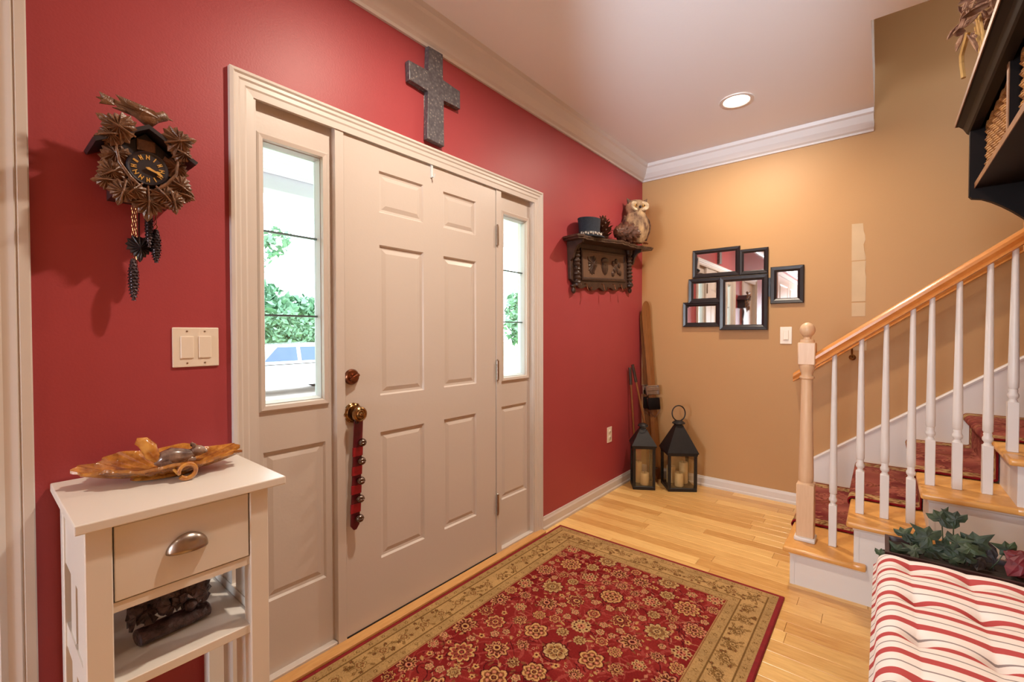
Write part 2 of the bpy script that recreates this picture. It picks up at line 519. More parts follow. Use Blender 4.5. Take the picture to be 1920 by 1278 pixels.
# baseboards
bp_ = [(0, 0), (-0.022, 0), (-0.022, 0.014), (-0.016, 0.022), (-0.014, 0.060), (-0.009, 0.070), (-0.007, 0.080), (0, 0.080)]
b = MB(); b.loft([[Vector((1.337, y, z)) for y, z in bp_], [Vector((X1 + y, y, z)) for y, z in bp_]])
struct(b.build('baseboard_back', M['white']), 'white baseboard under the red wall right of the door', 'baseboard')
b = MB(); b.loft([[Vector((-0.852, y, z)) for y, z in bp_], [Vector((-0.408, y, z)) for y, z in bp_]])
struct(b.build('baseboard_back_short', M['white']), 'short white baseboard behind the side table', 'baseboard')
b = MB(); b.loft([[Vector((X1 + y, y, z)) for y, z in bp_], [Vector((X1 + y, -1.29, z)) for y, z in bp_]])
struct(b.build('baseboard_right', M['white']), 'white baseboard under the tan wall by the lanterns', 'baseboard')

# ------------------------------------------------------------------ door unit
def raised_panel(mb, x0, x1, z0, z1, y, up=0.004):
    """embossed panel seen from -y: sticking down, flat, raised field"""
    steps = [(0, 0), (0.006, 0.009), (0.016, 0.010), (0.034, up), (0.036, up)]
    rings = []
    for i, d in steps:
        rings.append([Vector((x0 + i, y + d, z0 + i)), Vector((x1 - i, y + d, z0 + i)), Vector((x1 - i, y + d, z1 - i)), Vector((x0 + i, y + d, z1 - i))])
    R = [[mb.bm.verts.new(p) for p in r] for r in rings]
    for a, c in zip(R[:-1], R[1:]):
        for i in range(4):
            j = (i + 1) % 4
            mb.bm.faces.new((a[i], a[j], c[j], c[i]))
    mb.bm.faces.new(R[-1])
    back = [mb.bm.verts.new(p + Vector((0, 0.02, 0))) for p in rings[0]]
    for i in range(4):
        j = (i + 1) % 4
        mb.bm.faces.new((R[0][j], R[0][i], back[i], back[j]))
    mb.bm.faces.new(back)

DT, DB = 2.050, 0.018
door = thing('door_1', 'white six-panel front door with brass knob', 'door', (0.457, 0.02, DB), kind='structure')
cols = [(0.166, 0.405), (0.529, 0.757)]
rows = [(0.278, 0.824), (0.982, 1.626), (1.764, 1.940)]
b = MB()
xs = [0.0035, cols[0][0], cols[0][1], cols[1][0], cols[1][1], 0.9105]
for x0, x1 in ((xs[0], xs[1]), (xs[2], xs[3]), (xs[4], xs[5])):
    b.box(x0, x1, 0.004, 0.048, DB, DT - 0.004)
zs = [DB, rows[0][0], rows[0][1], rows[1][0], rows[1][1], rows[2][0], rows[2][1], DT - 0.004]
for c0, c1 in cols:
    for z0, z1 in ((zs[0], zs[1]), (zs[2], zs[3]), (zs[4], zs[5]), (zs[6], zs[7])):
        b.box(c0, c1, 0.004, 0.048, z0, z1)
b.build('door_slab', M['doorwhite'], door)
for c0, c1 in cols:
    for z0, z1 in rows:
        b = MB(); raised_panel(b, c0, c1, z0, z1, 0.004)
        b.build('door_panel', M['doorwhite'], door)
b = MB(); b.box(0.004, 0.910, 0.0, 0.045, 0.006, DB - 0.001); b.build('door_sweep', M['darkgap'], door)
for z in (1.79, 1.042, 0.29):
    b = MB(); b.lathe([(0.0075, -0.054), (0.0075, 0.054)], T((0.918, -0.004, z)), 10)
    for q in (-0.056, 0.056): b.ball((0.918, -0.004, z + q), 0.006, sub=1)
    b.box(0.918, 0.934, -0.002, 0.0045, z - 0.052, z + 0.052)
    b.build('hinge', M['steel'], door, True)
# deadbolt
KM = lambda x, z: T((x, 0.004, z)) @ RX(PI / 2)      # local +z points into the room (-y)
b = MB(); b.lathe([(0.032, 0), (0.032, 0.006), (0.027, 0.013), (0.014, 0.015), (0.013, 0.02)], KM(0.030, 1.072), 24)
db = b.build('deadbolt', M['bronze'], door, True)
b = MB(); b.box(-0.022, 0.022, -0.006, 0.006, 0.016, 0.032, KM(0.030, 1.072) @ RZ(0.5), 0.003, 2); b.build('thumb_turn', M['bronze'], db, True)
b = MB()
pr = [(0.040, 0), (0.040, 0.005), (0.036, 0.009), (0.033, 0.010), (0.030, 0.014), (0.014, 0.016), (0.012, 0.032), (0.018, 0.036)]
b.lathe(pr, KM(0.034, 0.926), 24)
for k in range(12):
    a = 2 * PI * k / 12
    b.ball((0.034 + 0.037 * math.cos(a), -0.004, 0.926 + 0.037 * math.sin(a)), 0.0055, sub=1)
kr = b.build('knob_rose', M['brass'], door, True)
b = MB(); b.lathe([(0.016, 0.034), (0.027, 0.040), (0.031, 0.050), (0.029, 0.060), (0.023, 0.065), (0.020, 0.063), (0.016, 0.068), (0.010, 0.066), (0.006, 0.071), (0.0, 0.071)], KM(0.034, 0.926), 24)
b.build('knob', M['brass'], kr, True)
b = MB(); b.box(0.448, 0.458, -0.004, 0.003, 1.985, 2.046); b.tube([(0.453, -0.004, 1.99), (0.453, -0.018, 1.984), (0.453, -0.024, 1.998)], 0.003, 6)
b.build('wreath_hook', M['bead'], door)

# casing, mullions, head
trim = thing('trim_3', 'white moulded casing framing the front door and its sidelights', 'door frame', (0.46, 0, 0), kind='structure')
XL, XR, ZT = -0.407, 1.336, 2.120
cw = 0.075
prof = [(0.0, 0.0), (0.0, -0.018), (0.010, -0.021), (0.016, -0.016), (0.026, -0.016), (0.032, -0.012), (0.046, -0.012), (0.052, -0.009), (cw, -0.008), (cw, 0.0)]   # (inset from outer edge, y)
b = MB()
rings = []
for (cx_, cz_, dx, dz) in ((XL, 0.0, 1, 0), (XL, ZT, 1, -1), (XR, ZT, -1, -1), (XR, 0.0, -1, 0)):
    rings.append([Vector((cx_ + dx * i, y, cz_ + dz * i)) for i, y in prof])
for nm, (r0, r1) in zip(('side_casing', 'head_casing', 'side_casing'), zip(rings[:-1], rings[1:])):
    b = MB(); b.loft([r0, r1]); b.build(nm, M['white'], trim)
b = MB()
b.box(XL + cw - 0.003, XL + cw + 0.008, -0.004, 0.12, 0, 2.062)      # jambs
b.box(XR - cw - 0.008, XR - cw + 0.003, -0.004, 0.12, 0, 2.062)
b.box(XL + cw, XR - cw, -0.004, 0.12, 2.053, 2.064)
b.build('jamb', M['white'], trim)
for x0, x1 in ((-0.037, -0.001), (0.9155, 0.956)):
    b = MB(); b.box(x0, x1, -0.003 if x0 < 0 else 0.0, 0.12, 0.006, 2.053); b.build('mullion_post', M['doorwhite'], trim)
b = MB(); b.box(-0.04, 0.958, -0.0, 0.15, 0.0, 0.012); b.build('sill', M['threshold'], trim)
b = MB(); b.box(XL + 0.02, XR - 0.01, -0.05, -0.0, 0.0, 0.016, bev=0.004); b.build('threshold_board', M['threshold'], trim)

def sidelight(name, label, x0, x1, gx0, gx1, px0, px1):
    YS = 0.026
    r = thing(name, label, 'window', ((x0 + x1) / 2, 0.03, 0.0), kind='structure')
    gz0, gz1, pz0, pz1 = 0.985, 1.935, 0.288, 0.826
    b = MB()
    for a, c in ((x0, min(gx0, px0)), (max(gx1, px1), x1)):
        b.box(a, c, YS, YS + 0.04, 0.012, 2.053)
    lo, hi = min(gx0, px0), max(gx1, px1)
    for a, c in ((0.012, pz0), (pz1, gz0), (gz1, 2.053)):
        b.box(lo, hi, YS, YS + 0.04, a, c)
    if px0 > lo: b.box(lo, px0, YS, YS + 0.04, pz0, pz1)
    if px1 < hi: b.box(px1, hi, YS, YS + 0.04, pz0, pz1)
    if gx0 > lo: b.box(lo, gx0, YS, YS + 0.04, gz0, gz1)
    if gx1 < hi: b.box(gx1, hi, YS, YS + 0.04, gz0, gz1)
    b.build('sidelight_panel', M['doorwhite'], r)
    b = MB(); raised_panel(b, px0, px1, pz0, pz1, YS); b.build('raised_panel', M['doorwhite'], r)
    # moulded lite frame, bead and three panes divided by slim dark bars
    for nm, mt, o0, o1, ya, yb in (('lite_frame', M['doorwhite'], -0.014, 0.012, YS - 0.011, YS + 0.012), ('glazing_bead', M['bead'], 0.012, 0.022, YS + 0.006, YS + 0.03)):
        b = MB()
        prof = [(o0, YS + 0.012), (o0, ya + 0.004), (o0 + 0.006, ya), (o1 - 0.006, ya + 0.003), (o1, yb), (o1, YS + 0.035)] if nm == 'lite_frame' else [(o0, YS + 0.034), (o0, ya), (o1, yb), (o1, YS + 0.034)]
        rg = []
        for cx_, cz_, dx, dz in ((gx0, gz0, 1, 1), (gx1, gz0, -1, 1), (gx1, gz1, -1, -1), (gx0, gz1, 1, -1)):
            rg.append([Vector((cx_ + dx * i, y, cz_ + dz * i)) for i, y in prof])
        b.loft(rg, loop=True); b.build(nm, mt, r)
    bars = [gz0 + 0.02, 1.314, 1.614, gz1 - 0.02]
    for z0, z1 in zip(bars[:-1], bars[1:]):
        b = MB(); b.box(gx0 + 0.018, gx1 - 0.018, YS + 0.022, YS + 0.026, z0 + 0.002, z1 - 0.002); b.build('pane', M['glass'], r)
    for z in (1.314, 1.614):
        b = MB(); b.box(gx0 + 0.018, gx1 - 0.018, YS + 0.018, YS + 0.030, z - 0.0035, z + 0.0035); b.build('glazing_bar', M['came'], r)
    b = MB(); b.box(x0, x1, 0.0, YS + 0.04, 0.0, 0.024, bev=0.003); b.build('sill_strip', M['white'], r)
    return r
sidelight('window_1', 'tall narrow sidelight window left of the front door', -0.330, -0.037, -0.300, -0.070, -0.300, -0.070)
sidelight('window_2', 'tall narrow sidelight window right of the front door', 0.956, 1.261, 0.990, 1.222, 0.985, 1.222)

# closet door and casing at the left edge of the photograph
trim = thing('trim_4', 'white fluted casing at the left end of the red wall', 'door frame', (-0.9, 0, 0), kind='structure')
XR2, XL2, ZT2 = -0.856, -1.850, 2.160
cw = 0.105
prof = [(0.0, 0.0), (0.0, -0.016), (0.003, -0.019), (0.020, -0.019), (0.023, -0.014), (0.027, -0.018), (0.038, -0.014), (0.050, -0.011), (0.062, -0.016), (0.066, -0.010), (cw, -0.008), (cw, 0.0)]
rings = []
for (cx_, cz_, dx, dz) in ((XL2, 0.0, 1, 0), (XL2, ZT2, 1, -1), (XR2, ZT2, -1, -1), (XR2, 0.0, -1, 0)):
    rings.append([Vector((cx_ + dx * i, y, cz_ + dz * i)) for i, y in prof])
for nm, (r0, r1) in zip(('side_casing', 'head_casing', 'side_casing'), zip(rings[:-1], rings[1:])):
    b = MB(); b.loft([r0, r1]); b.build(nm, M['white'], trim)
cd = thing('door_2', 'plain white panelled closet door beyond the left casing', 'door', (-1.35, 0.02, 0), kind='structure')
b = MB(); b.box(-1.735, -0.970, 0.03, 0.07, 0.004, 2.045); b.build('door_slab', M['doorwhite'], cd)
b = MB(); b.box(-1.748, -1.735, -0.004, 0.13, 0, 2.055); b.box(-0.970, -0.957, -0.004, 0.13, 0, 2.055); b.box(-1.748, -0.957, -0.004, 0.13, 2.046, 2.058); b.box(-1.735, -0.970, 0.06, 0.14, -0.01, 0.02); b.build('door_jamb', M['white'], cd)
for z0, z1 in ((0.25, 0.9), (1.05, 1.9)):
    b = MB(); raised_panel(b, -1.62, -1.08, z0, z1, 0.024); b.build('door_panel', M['doorwhite'], cd)
dd = thing('door_3', 'white double closet doors far down the red wall behind the camera', 'door', (-5.1, 0, 0), kind='structure')
for x0, x1 in ((-6.4, -5.11), (-5.10, -3.8)):
    b = MB(); b.box(x0, x1, -0.012, -0.001, 0.01, 2.42); b.build('door_slab', M['doorwhite'], dd)
    for z0, z1 in ((0.25, 1.0), (1.15, 2.25)):
        b = MB(); raised_panel(b, x0 + .18, x1 - .18, z0, z1, -0.0215); b.build('door_panel', M['doorwhite'], dd)
b = MB(); b.box(-6.5, -6.41, -0.024, -0.001, 0, 2.43); b.box(-3.79, -3.70, -0.024, -0.001, 0, 2.43); b.box(-6.5, -3.70, -0.024, -0.001, 2.43, 2.52); b.build('casing', M['white'], dd)
# invented window behind the camera, put in for its cool light
gw = thing('window_3', 'added sash window in the end wall behind the camera', 'window', (XB, -0.6, 0.8), kind='structure')
b = MB()
for y0, y1, z0, z1 in ((-1.10, -1.05, 0.80, 2.10), (-0.15, -0.10, 0.80, 2.10), (-1.10, -0.10, 0.80, 0.85), (-1.10, -0.10, 2.05, 2.10), (-1.10, -0.10, 1.43, 1.47)):
    b.box(XB - 0.09, XB - 0.03, y0, y1, z0, z1)
b.build('window_frame', M['white'], gw)
for z0, z1 in ((0.85, 1.43), (1.47, 2.05)):
    b = MB(); b.box(XB - 0.062, XB - 0.058, -1.05, -0.15, z0, z1); b.build('pane', M['glass'], gw)

# ------------------------------------------------------------------ recessed ceiling lamps
def can_light(x, y, label, group, watts=CAN_W, z=H):
    r = thing('recessed_ceiling_light', label, 'ceiling light', (x, y, z), group=group)
    b = MB()
    b.loft([[Vector((x + q * math.cos(2 * PI * i / 32), y + q * math.sin(2 * PI * i / 32), z + dz)) for i in range(32)] for q, dz in ((0.098, -0.001), (0.096, -0.006), (0.078, -0.007), (0.072, -0.002))], cap=False)
    b.build('trim_ring', M['white'], r, True)
    b = MB(); b.lathe([(0.0, -0.004), (0.05, -0.004), (0.074, -0.0025), (0.074, -0.001)], T((x, y, z)), 32)
    b.build('lens', emit('lamp_lens', (1.0, 0.86, 0.66, 1), 22.0), r, True)
    ld = bpy.data.lights.new('can_lamp', 'AREA'); ld.shape = 'DISK'; ld.size = 0.08; ld.energy = watts; ld.color = CAN_COL; ld.spread = math.radians(170)
    lo = bpy.data.objects.new('can_lamp', ld); lo.location = (x, y, z - 0.012); COL.objects.link(lo)
    lo.parent = r; lo.matrix_parent_inverse = parent_inv(r)
    return r
can_light(2.130, -0.935, 'round recessed ceiling light near the tan wall', 'recessed lights')
can_light(0.200, -0.860, 'round recessed ceiling light above the entry rug', 'recessed lights', 36)
can_light(-2.30, -0.900, 'round recessed ceiling light over the hall behind the camera', 'recessed lights', 4)
can_light(2.30, -3.3, 'round recessed light in the high stairwell ceiling', 'recessed lights', 10, 5.3)

# added lamp standing in for a bounced flash, brightening the ceiling with cool light
fl = thing('added_fill_lamp', 'slim added fill lamp with tilted head behind the camera', 'lamp', (-1.75, -1.85, 0))
b = MB(); b.lathe([(0.13, 0.0), (0.13, 0.012), (0.02, 0.024), (0.012, 0.03)], T((-1.75, -1.85, 0)), 24); b.build('base', M['iron'], fl, True)
b = MB(); b.tube([(-1.75, -1.85, 0.02), (-1.75, -1.85, 1.72)], 0.011, 10); b.build('pole', M['iron'], fl, True)
_hp = Vector((-1.75, -1.85, 1.78)); _aim = (Vector((1.50, -1.0, H)) - _hp).normalized(); _q = _aim.to_track_quat('Z', 'Y').to_matrix().to_4x4()
b = MB(); b.loft([[(T(_hp) @ _q) @ Vector((r_ * math.cos(k * PI / 12), r_ * math.sin(k * PI / 12), z_)) for k in range(24)] for r_, z_ in ((0.02, -0.09), (0.055, -0.07), (0.08, 0.05), (0.076, 0.05), (0.05, -0.06))], cap=False); b.build('lamp_head', M['iron'], fl, True)
sd = bpy.data.lights.new('added_fill_bulb', 'SPOT'); sd.energy = FILL_LAMP_W; sd.color = (0.76, 0.87, 1.0); sd.spot_size = math.radians(27); sd.spot_blend = 1.0; sd.shadow_soft_size = 0.04
so_ = bpy.data.objects.new('added_fill_bulb', sd); so_.location = _hp + _aim * 0.02; so_.rotation_euler = _aim.to_track_quat('-Z', 'Y').to_euler(); COL.objects.link(so_)
so_.parent = fl; so_.matrix_parent_inverse = parent_inv(fl)

# ------------------------------------------------------------------ staircase
RISE, RUN, Y0 = 0.190, 0.2525, -1.283       # first nosing at Y0
NST = 14
XN, XF, XE = 1.608, 1.640, X1 - 0.018       # tread end nosing, closed face, wall skirt
st = thing('staircase', 'oak-tread staircase with white risers rising along the tan wall', 'stairs', (2.2, -1.3, 0))
for k in range(NST):
    z = RISE * (k + 1); y = Y0 - RUN * k
    near = XN if y - RUN > YW - 0.02 else 1.722
    b = MB()
    # tread with rounded nosing; the end return runs a little past the next riser
    b.box(near, XE, y - RUN - 0.036, y, z - 0.028, z, bev=0.009, seg=3)
    if k == 3:
        b.box(XN, 1.724, YW + 0.002, y, z - 0.028, z, bev=0.009, seg=3)
    if near == XN:
        b.box(near, near + 0.05, y - RUN - 0.075, y - RUN - 0.02, z - 0.028, z, bev=0.008, seg=2)
    b.build('tread', M['tread'], st, True)
    b = MB(); b.box((XN if k == 3 else near) + 0.03, XE, y - 0.048, y - 0.028, z - RISE, z - 0.027); b.build('riser', M['cool'], st)
    b = MB()
    if near == XN:
        b.box(XF, XF + 0.02, y - RUN - 0.03, y - 0.030, 0, z - 0.028)
        b.build('side_panel', M['cool'], st)
        b = MB(); b.loft([[Vector((XF - p, yy, z - 0.028 - q)) for p, q in ((0, 0), (0.016, 0), (0.012, 0.008), (0.004, 0.014), (0, 0.016))] for yy in (y - RUN - 0.06, y - 0.024)])
        b.build('cove_moulding', M['cool'], st)
    elif k == 3:
        b.box(XF, XF + 0.02, YW + 0.002, y - 0.030, 0, z - 0.028); b.build('side_panel', M['cool'], st)
    else:
        b.bm.free()
b = MB()                                         # wall skirt board
sk = lambda y: 0.370 + 0.7585 * (-1.291 - y)
b.prism([(-1.285, 0.0), (-1.285, sk(-1.285)), (-5.0, sk(-5.0)), (-5.0, sk(-5.0) - 0.5), (-1.9, 0.0)], 0, 0, None) if False else None
b.loft([[Vector((X1 - d, yy, zz)) for yy, zz in ((-1.285, 0.0), (-1.285, sk(-1.285)), (-4.9, sk(-4.9)), (-4.9, sk(-4.9) - 0.6), (-2.0, 0.0))] for d in (0.016, 0.0005)])
b.build('skirt_board', M['cool'], st)
b = MB()
b.loft([[Vector((X1 - a, yy, sk(yy) + c)) for a, c in ((0.0005, -0.022), (0.022, -0.022), (0.024, -0.010), (0.016, 0.0), (0.0005, 0.002))] for yy in (-1.285, -4.9)])
b.build('skirt_cap', M['cool'], st)

# railing
XBAL = 1.770
rl = thing('stair_railing', 'oak handrail with newel post and white turned balusters', 'railing', (XBAL, -1.36, RISE))
rz = lambda y: 1.132 + 0.7546 * (-1.469 - y)       # underside of the handrail
YN = -1.361
b = MB(); b.box(XBAL - 0.038, XBAL + 0.038, YN - 0.038, YN + 0.038, RISE, 0.480, bev=0.003, seg=1)
prof = [(0.038, 0.478), (0.030, 0.486), (0.033, 0.497), (0.0335, 0.52), (0.028, 0.80), (0.0255, 1.005), (0.026, 1.012), (0.033, 1.018), (0.033, 1.026), (0.026, 1.030), (0.026, 1.044), (0.030, 1.052), (0.033, 1.066), (0.038, 1.078), (0.038, 1.088)]
b.lathe(prof, T((XBAL, YN, 0)), 24)
b.box(XBAL - 0.038, XBAL + 0.038, YN - 0.038, YN + 0.038, 1.086, 1.200, bev=0.004, seg=1)
b.lathe([(0.030, 1.196), (0.032, 1.206), (0.030, 1.214), (0.017, 1.217), (0.016, 1.226), (0.022, 1.232)] + [(0.0345 * math.cos(a), 1.264 + 0.0375 * math.sin(a)) for a in [x_ * PI / 16 for x_ in range(-6, 9)]], T((XBAL, YN, 0)), 24)
nw = b.build('newel_post', M['newel'], rl, True)
b = MB(); b.box(XBAL - 0.052, XBAL + 0.045, YN - 0.046, YN + 0.046, RISE, RISE + 0.022, bev=0.007, seg=2); b.build('newel_base_trim', M['cool'], nw, True)
hp = [(-0.016, 0), (-0.030, 0.004), (-0.031, 0.012), (-0.022, 0.018), (-0.026, 0.026), (-0.034, 0.038), (-0.034, 0.052), (-0.026, 0.064), (-0.010, 0.070), (0.010, 0.070), (0.026, 0.064), (0.034, 0.052), (0.034, 0.038), (0.026, 0.026), (0.022, 0.018), (0.031, 0.012), (0.030, 0.004), (0.016, 0)]
b = MB(); b.loft([[Vector((XBAL + a, yy, rz(yy) + c)) for a, c in hp] for yy in (YN - 0.034, YW - 0.02)])
b.build('handrail', M['rail'], rl, True)
def baluster(y, zt):
    ztop = rz(y) + 0.004
    b = MB(); s_ = 0.0165; zb = zt + 0.205
    b.box(XBAL - s_, XBAL + s_, y - s_, y + s_, zt, zb, bev=0.002)
    pf = [(0.016, zb - 0.002), (0.0115, zb + 0.008), (0.0115, zb + 0.012), (0.017, zb + 0.020), (0.0175, zb + 0.030), (0.013, zb + 0.040), (0.0145, zb + 0.047), (0.0125, zb + 0.053), (0.0165, zb + 0.060), (0.0168, zb + 0.10), (0.0100, ztop)]
    b.lathe(pf, T((XBAL, y, 0)), 14)
    b.build('baluster', M['cool'], rl, True)
for y, k in ((-1.475, 1), (-1.580, 2), (-1.671, 2), (-1.763, 2), (-1.826, 3), (-1.912, 3), (-2.003, 3), (-2.073, 4)):
    baluster(y, RISE * k)
b = MB(); b.box(XBAL - 0.05, XBAL + 0.05, YW - 0.02, YW + 0.0, rz(YW) - 0.03, rz(YW) + 0.1, bev=0.006); b.build('wall_rosette', M['rail'], rl)

# wall handrail with brackets
wr = thing('wall_handrail', 'oak wall-mounted handrail on the tan wall behind the balusters', 'handrail', (2.8, -1.2, 0.96))
wz = lambda y: 0.900 + 0.730 * (-1.168 - y)
b = MB(); b.loft([[Vector((2.795 + 0.85 * a, yy, wz(yy) + c * 0.9)) for a, c in hp] for yy in (-1.168, -4.6)]); b.build('handrail', M['rail'], wr, True)
for y in (-1.50, -2.6, -3.7):
    b = MB(); b.tube([(X1 - 0.002, y, wz(y) - 0.06), (X1 - 0.03, y, wz(y) - 0.05), (2.80, y, wz(y) - 0.03), (2.795, y, wz(y) + 0.002)], 0.006, 8)
    b.lathe([(0.02, 0), (0.02, 0.006), (0.008, 0.012)], T((X1 - 0.001, y, wz(y) - 0.06)) @ RY(-PI / 2), 14)
    b.build('bracket', M['brass'], wr, True)

# ------------------------------------------------------------------ woven patterns (painted as vertex colours of the pile)
C_RED = np.array(srgb(112, 22, 24)[:3]); C_RED2 = np.array(srgb(142, 46, 42)[:3]); C_DK = np.array(srgb(72, 14, 18)[:3])
C_BEI = np.array(srgb(186, 152, 104)[:3]); C_BEI2 = np.array(srgb(168, 132, 82)[:3]); C_OLV = np.array(srgb(112, 82, 44)[:3])
C_GLD = np.array(srgb(196, 150, 96)[:3]); C_PNK = np.array(srgb(196, 128, 100)[:3]); C_VIN = np.array(srgb(150, 62, 56)[:3]); C_BRN = np.array(srgb(124, 72, 44)[:3])

class Weave:
    def __init__(s, u0, u1, v0, v1, step):
        s.u = np.arange(u0, u1 + step * .5, step); s.v = np.arange(v0, v1 + step * .5, step)
        s.step = step; s.u0 = u0; s.v0 = v0
        s.c = np.zeros((len(s.u), len(s.v), 3))
    def win(s, cu, cv, r):
        i0 = max(0, int((cu - r - s.u0) / s.step)); i1 = min(len(s.u), int((cu + r - s.u0) / s.step) + 2)
        j0 = max(0, int((cv - r - s.v0) / s.step)); j1 = min(len(s.v), int((cv + r - s.v0) / s.step) + 2)
        if i1 <= i0 or j1 <= j0: return None
        U, V = np.meshgrid(s.u[i0:i1] - cu, s.v[j0:j1] - cv, indexing='ij')
        return s.c[i0:i1, j0:j1], U, V
    def put(s, sub, m, col):
        sub[m] = col
    def rosette(s, cu, cv, R, n, rot, c1, c2, c3, dark):
        w = s.win(cu, cv, R * 1.2)
        if w is None: return
        sub, U, V = w
        r = np.hypot(U, V); th = np.arctan2(V, U) + rot
        pet = np.abs(np.cos(n * th / 2))
        edge = R * (0.70 + 0.30 * pet)
        s.put(sub, r < edge * 1.12, dark)
        s.put(sub, r < edge, c2)
        s.put(sub, (r < edge * 0.80), c1)
        s.put(sub, (r < edge * 0.80) & (pet < 0.35) & (r > 0.3 * R), dark)
        s.put(sub, (r < 0.62 * R) & (r > 0.40 * R) & (pet > 0.75), c3)
        s.put(sub, r < 0.30 * R, c2); s.put(sub, r < 0.20 * R, dark); s.put(sub, r < 0.11 * R, c1)
    def palmette(s, cu, cv, R, rot, c1, c2, c3, dark):
        w = s.win(cu, cv, R * 1.4)
        if w is None: return
        sub, U, V = w
        a = U * math.cos(rot) + V * math.sin(rot); d = -U * math.sin(rot) + V * math.cos(rot)
        r = np.hypot(a * 0.85, d); th = np.arctan2(d, a)
        edge = R * (0.85 + 0.12 * np.cos(9 * th)) * (1 - 0.35 * (np.cos(th) < -0.5))
        s.put(sub, r < edge * 1.12, dark); s.put(sub, r < edge, c2); s.put(sub, r < edge * .86, c1)
        for q in (0.72, 0.45):
            s.put(sub, (np.abs(r - edge * q) < R * 0.06), dark)
        s.put(sub, (np.sin(14 * th) > 0.5) & (r < edge * .86) & (r > edge * .5), c3)
        s.put(sub, r < R * 0.28, c2); s.put(sub, r < R * 0.16, dark)
    def dot(s, cu, cv, R, c1, c2):
        w = s.win(cu, cv, R * 1.2)
        if w is None: return
        sub, U, V = w
        r = np.hypot(U, V); th = np.arctan2(V, U)
        s.put(sub, r < R * (0.8 + 0.2 * np.cos(5 * th)), c1); s.put(sub, r < R * 0.38, c2)
    def leaf(s, cu, cv, L, W, rot, c1, c2=None):
        w = s.win(cu, cv, L)
        if w is None: return
        sub, U, V = w
        a = (U * math.cos(rot) + V * math.sin(rot)) / L; d = (-U * math.sin(rot) + V * math.cos(rot)) / W
        m = np.abs(d) < (1 - (2 * a) ** 2).clip(0) * 0.5
        s.put(sub, m, c1)
        if c2 is not None: s.put(sub, m & (np.abs(d) < 0.12), c2)
    def curve(s, pts, w, col):
        for (a, c), (e, f) in zip(pts[:-1], pts[1:]):
            n = max(2, int(math.hypot(e - a, f - c) / (w * 0.5)))
            for k in range(n):
                t = k / n
                q = s.win(a + (e - a) * t, c + (f - c) * t, w)
                if q is None: continue
                sub, U, V = q
                sub[np.hypot(U, V) < w] = col

def arc(a, c, bend, n=10):
    out = []
    mx, my = (a[0] + c[0]) / 2 - (c[1] - a[1]) * bend, (a[1] + c[1]) / 2 + (c[0] - a[0]) * bend
    for i in range(n + 1):
        t = i / n
        out.append(((1 - t) ** 2 * a[0] + 2 * t * (1 - t) * mx + t * t * c[0], (1 - t) ** 2 * a[1] + 2 * t * (1 - t) * my + t * t * c[1]))
    return out

def smooth_noise(U, V, seed, sc):
    r = np.random.RandomState(seed); out = np.zeros_like(U)
    for k in range(10):
        a = r.rand() * 6.28; f = sc * (0.5 + r.rand()); p = r.rand() * 6.28
        out += np.sin((U * math.cos(a) + V * math.sin(a)) * f + p)
    return out / 3.2

def weave_mesh(name, W, pos, color):
    """grid of vertices pos (nu,nv,3) with vertex colours"""
    nu, nv = pos.shape[:2]
    idx = np.arange(nu * nv).reshape(nu, nv)
    f = np.stack([idx[:-1, :-1], idx[1:, :-1], idx[1:, 1:], idx[:-1, 1:]], -1).reshape(-1, 4)
    me = bpy.data.meshes.new(name)
    me.vertices.add(nu * nv); me.vertices.foreach_set('co', pos.reshape(-1).astype(np.float32))
    me.loops.add(f.size); me.loops.foreach_set('vertex_index', f.reshape(-1).astype(np.int32))
    me.polygons.add(len(f)); me.polygons.foreach_set('loop_start', np.arange(0, f.size, 4, dtype=np.int32))
    me.update(calc_edges=True)
    a = me.color_attributes.new('weave', 'FLOAT_COLOR', 'POINT')
    rgba = np.ones((nu * nv, 4), np.float32); rgba[:, :3] = color.reshape(-1, 3)
    a.data.foreach_set('color', rgba.reshape(-1))
    me.validate()
    return me

# rug
RX0, RX1, RY0, RY1 = -0.445, 1.463, -1.310, -0.062
W = Weave(RX0, RX1, RY0, RY1, 0.0032)
U, V = np.meshgrid(W.u, W.v, indexing='ij')
dist = np.minimum(np.minimum(U - RX0, RX1 - U), np.minimum(V - RY0, RY1 - V))
nz = smooth_noise(U, V, 4, 14); nz2 = smooth_noise(U, V, 9, 30)
W.c[:] = C_RED
t_ = ((nz * 0.5 + nz2 * 0.3) * 0.5 + 0.35).clip(0, 1)[..., None]
W.c[:] = C_RED * (1 - t_) + C_RED2 * t_
rr = random.Random(11)
FX0, FX1, FY0, FY1 = RX0 + 0.198, RX1 - 0.198, RY0 + 0.205, RY1 - 0.205
cyf = (FY0 + FY1) / 2
inside = lambda p, m=0.0: FX0 + m < p[0] < FX1 - m and FY0 + m < p[1] < FY1 - m
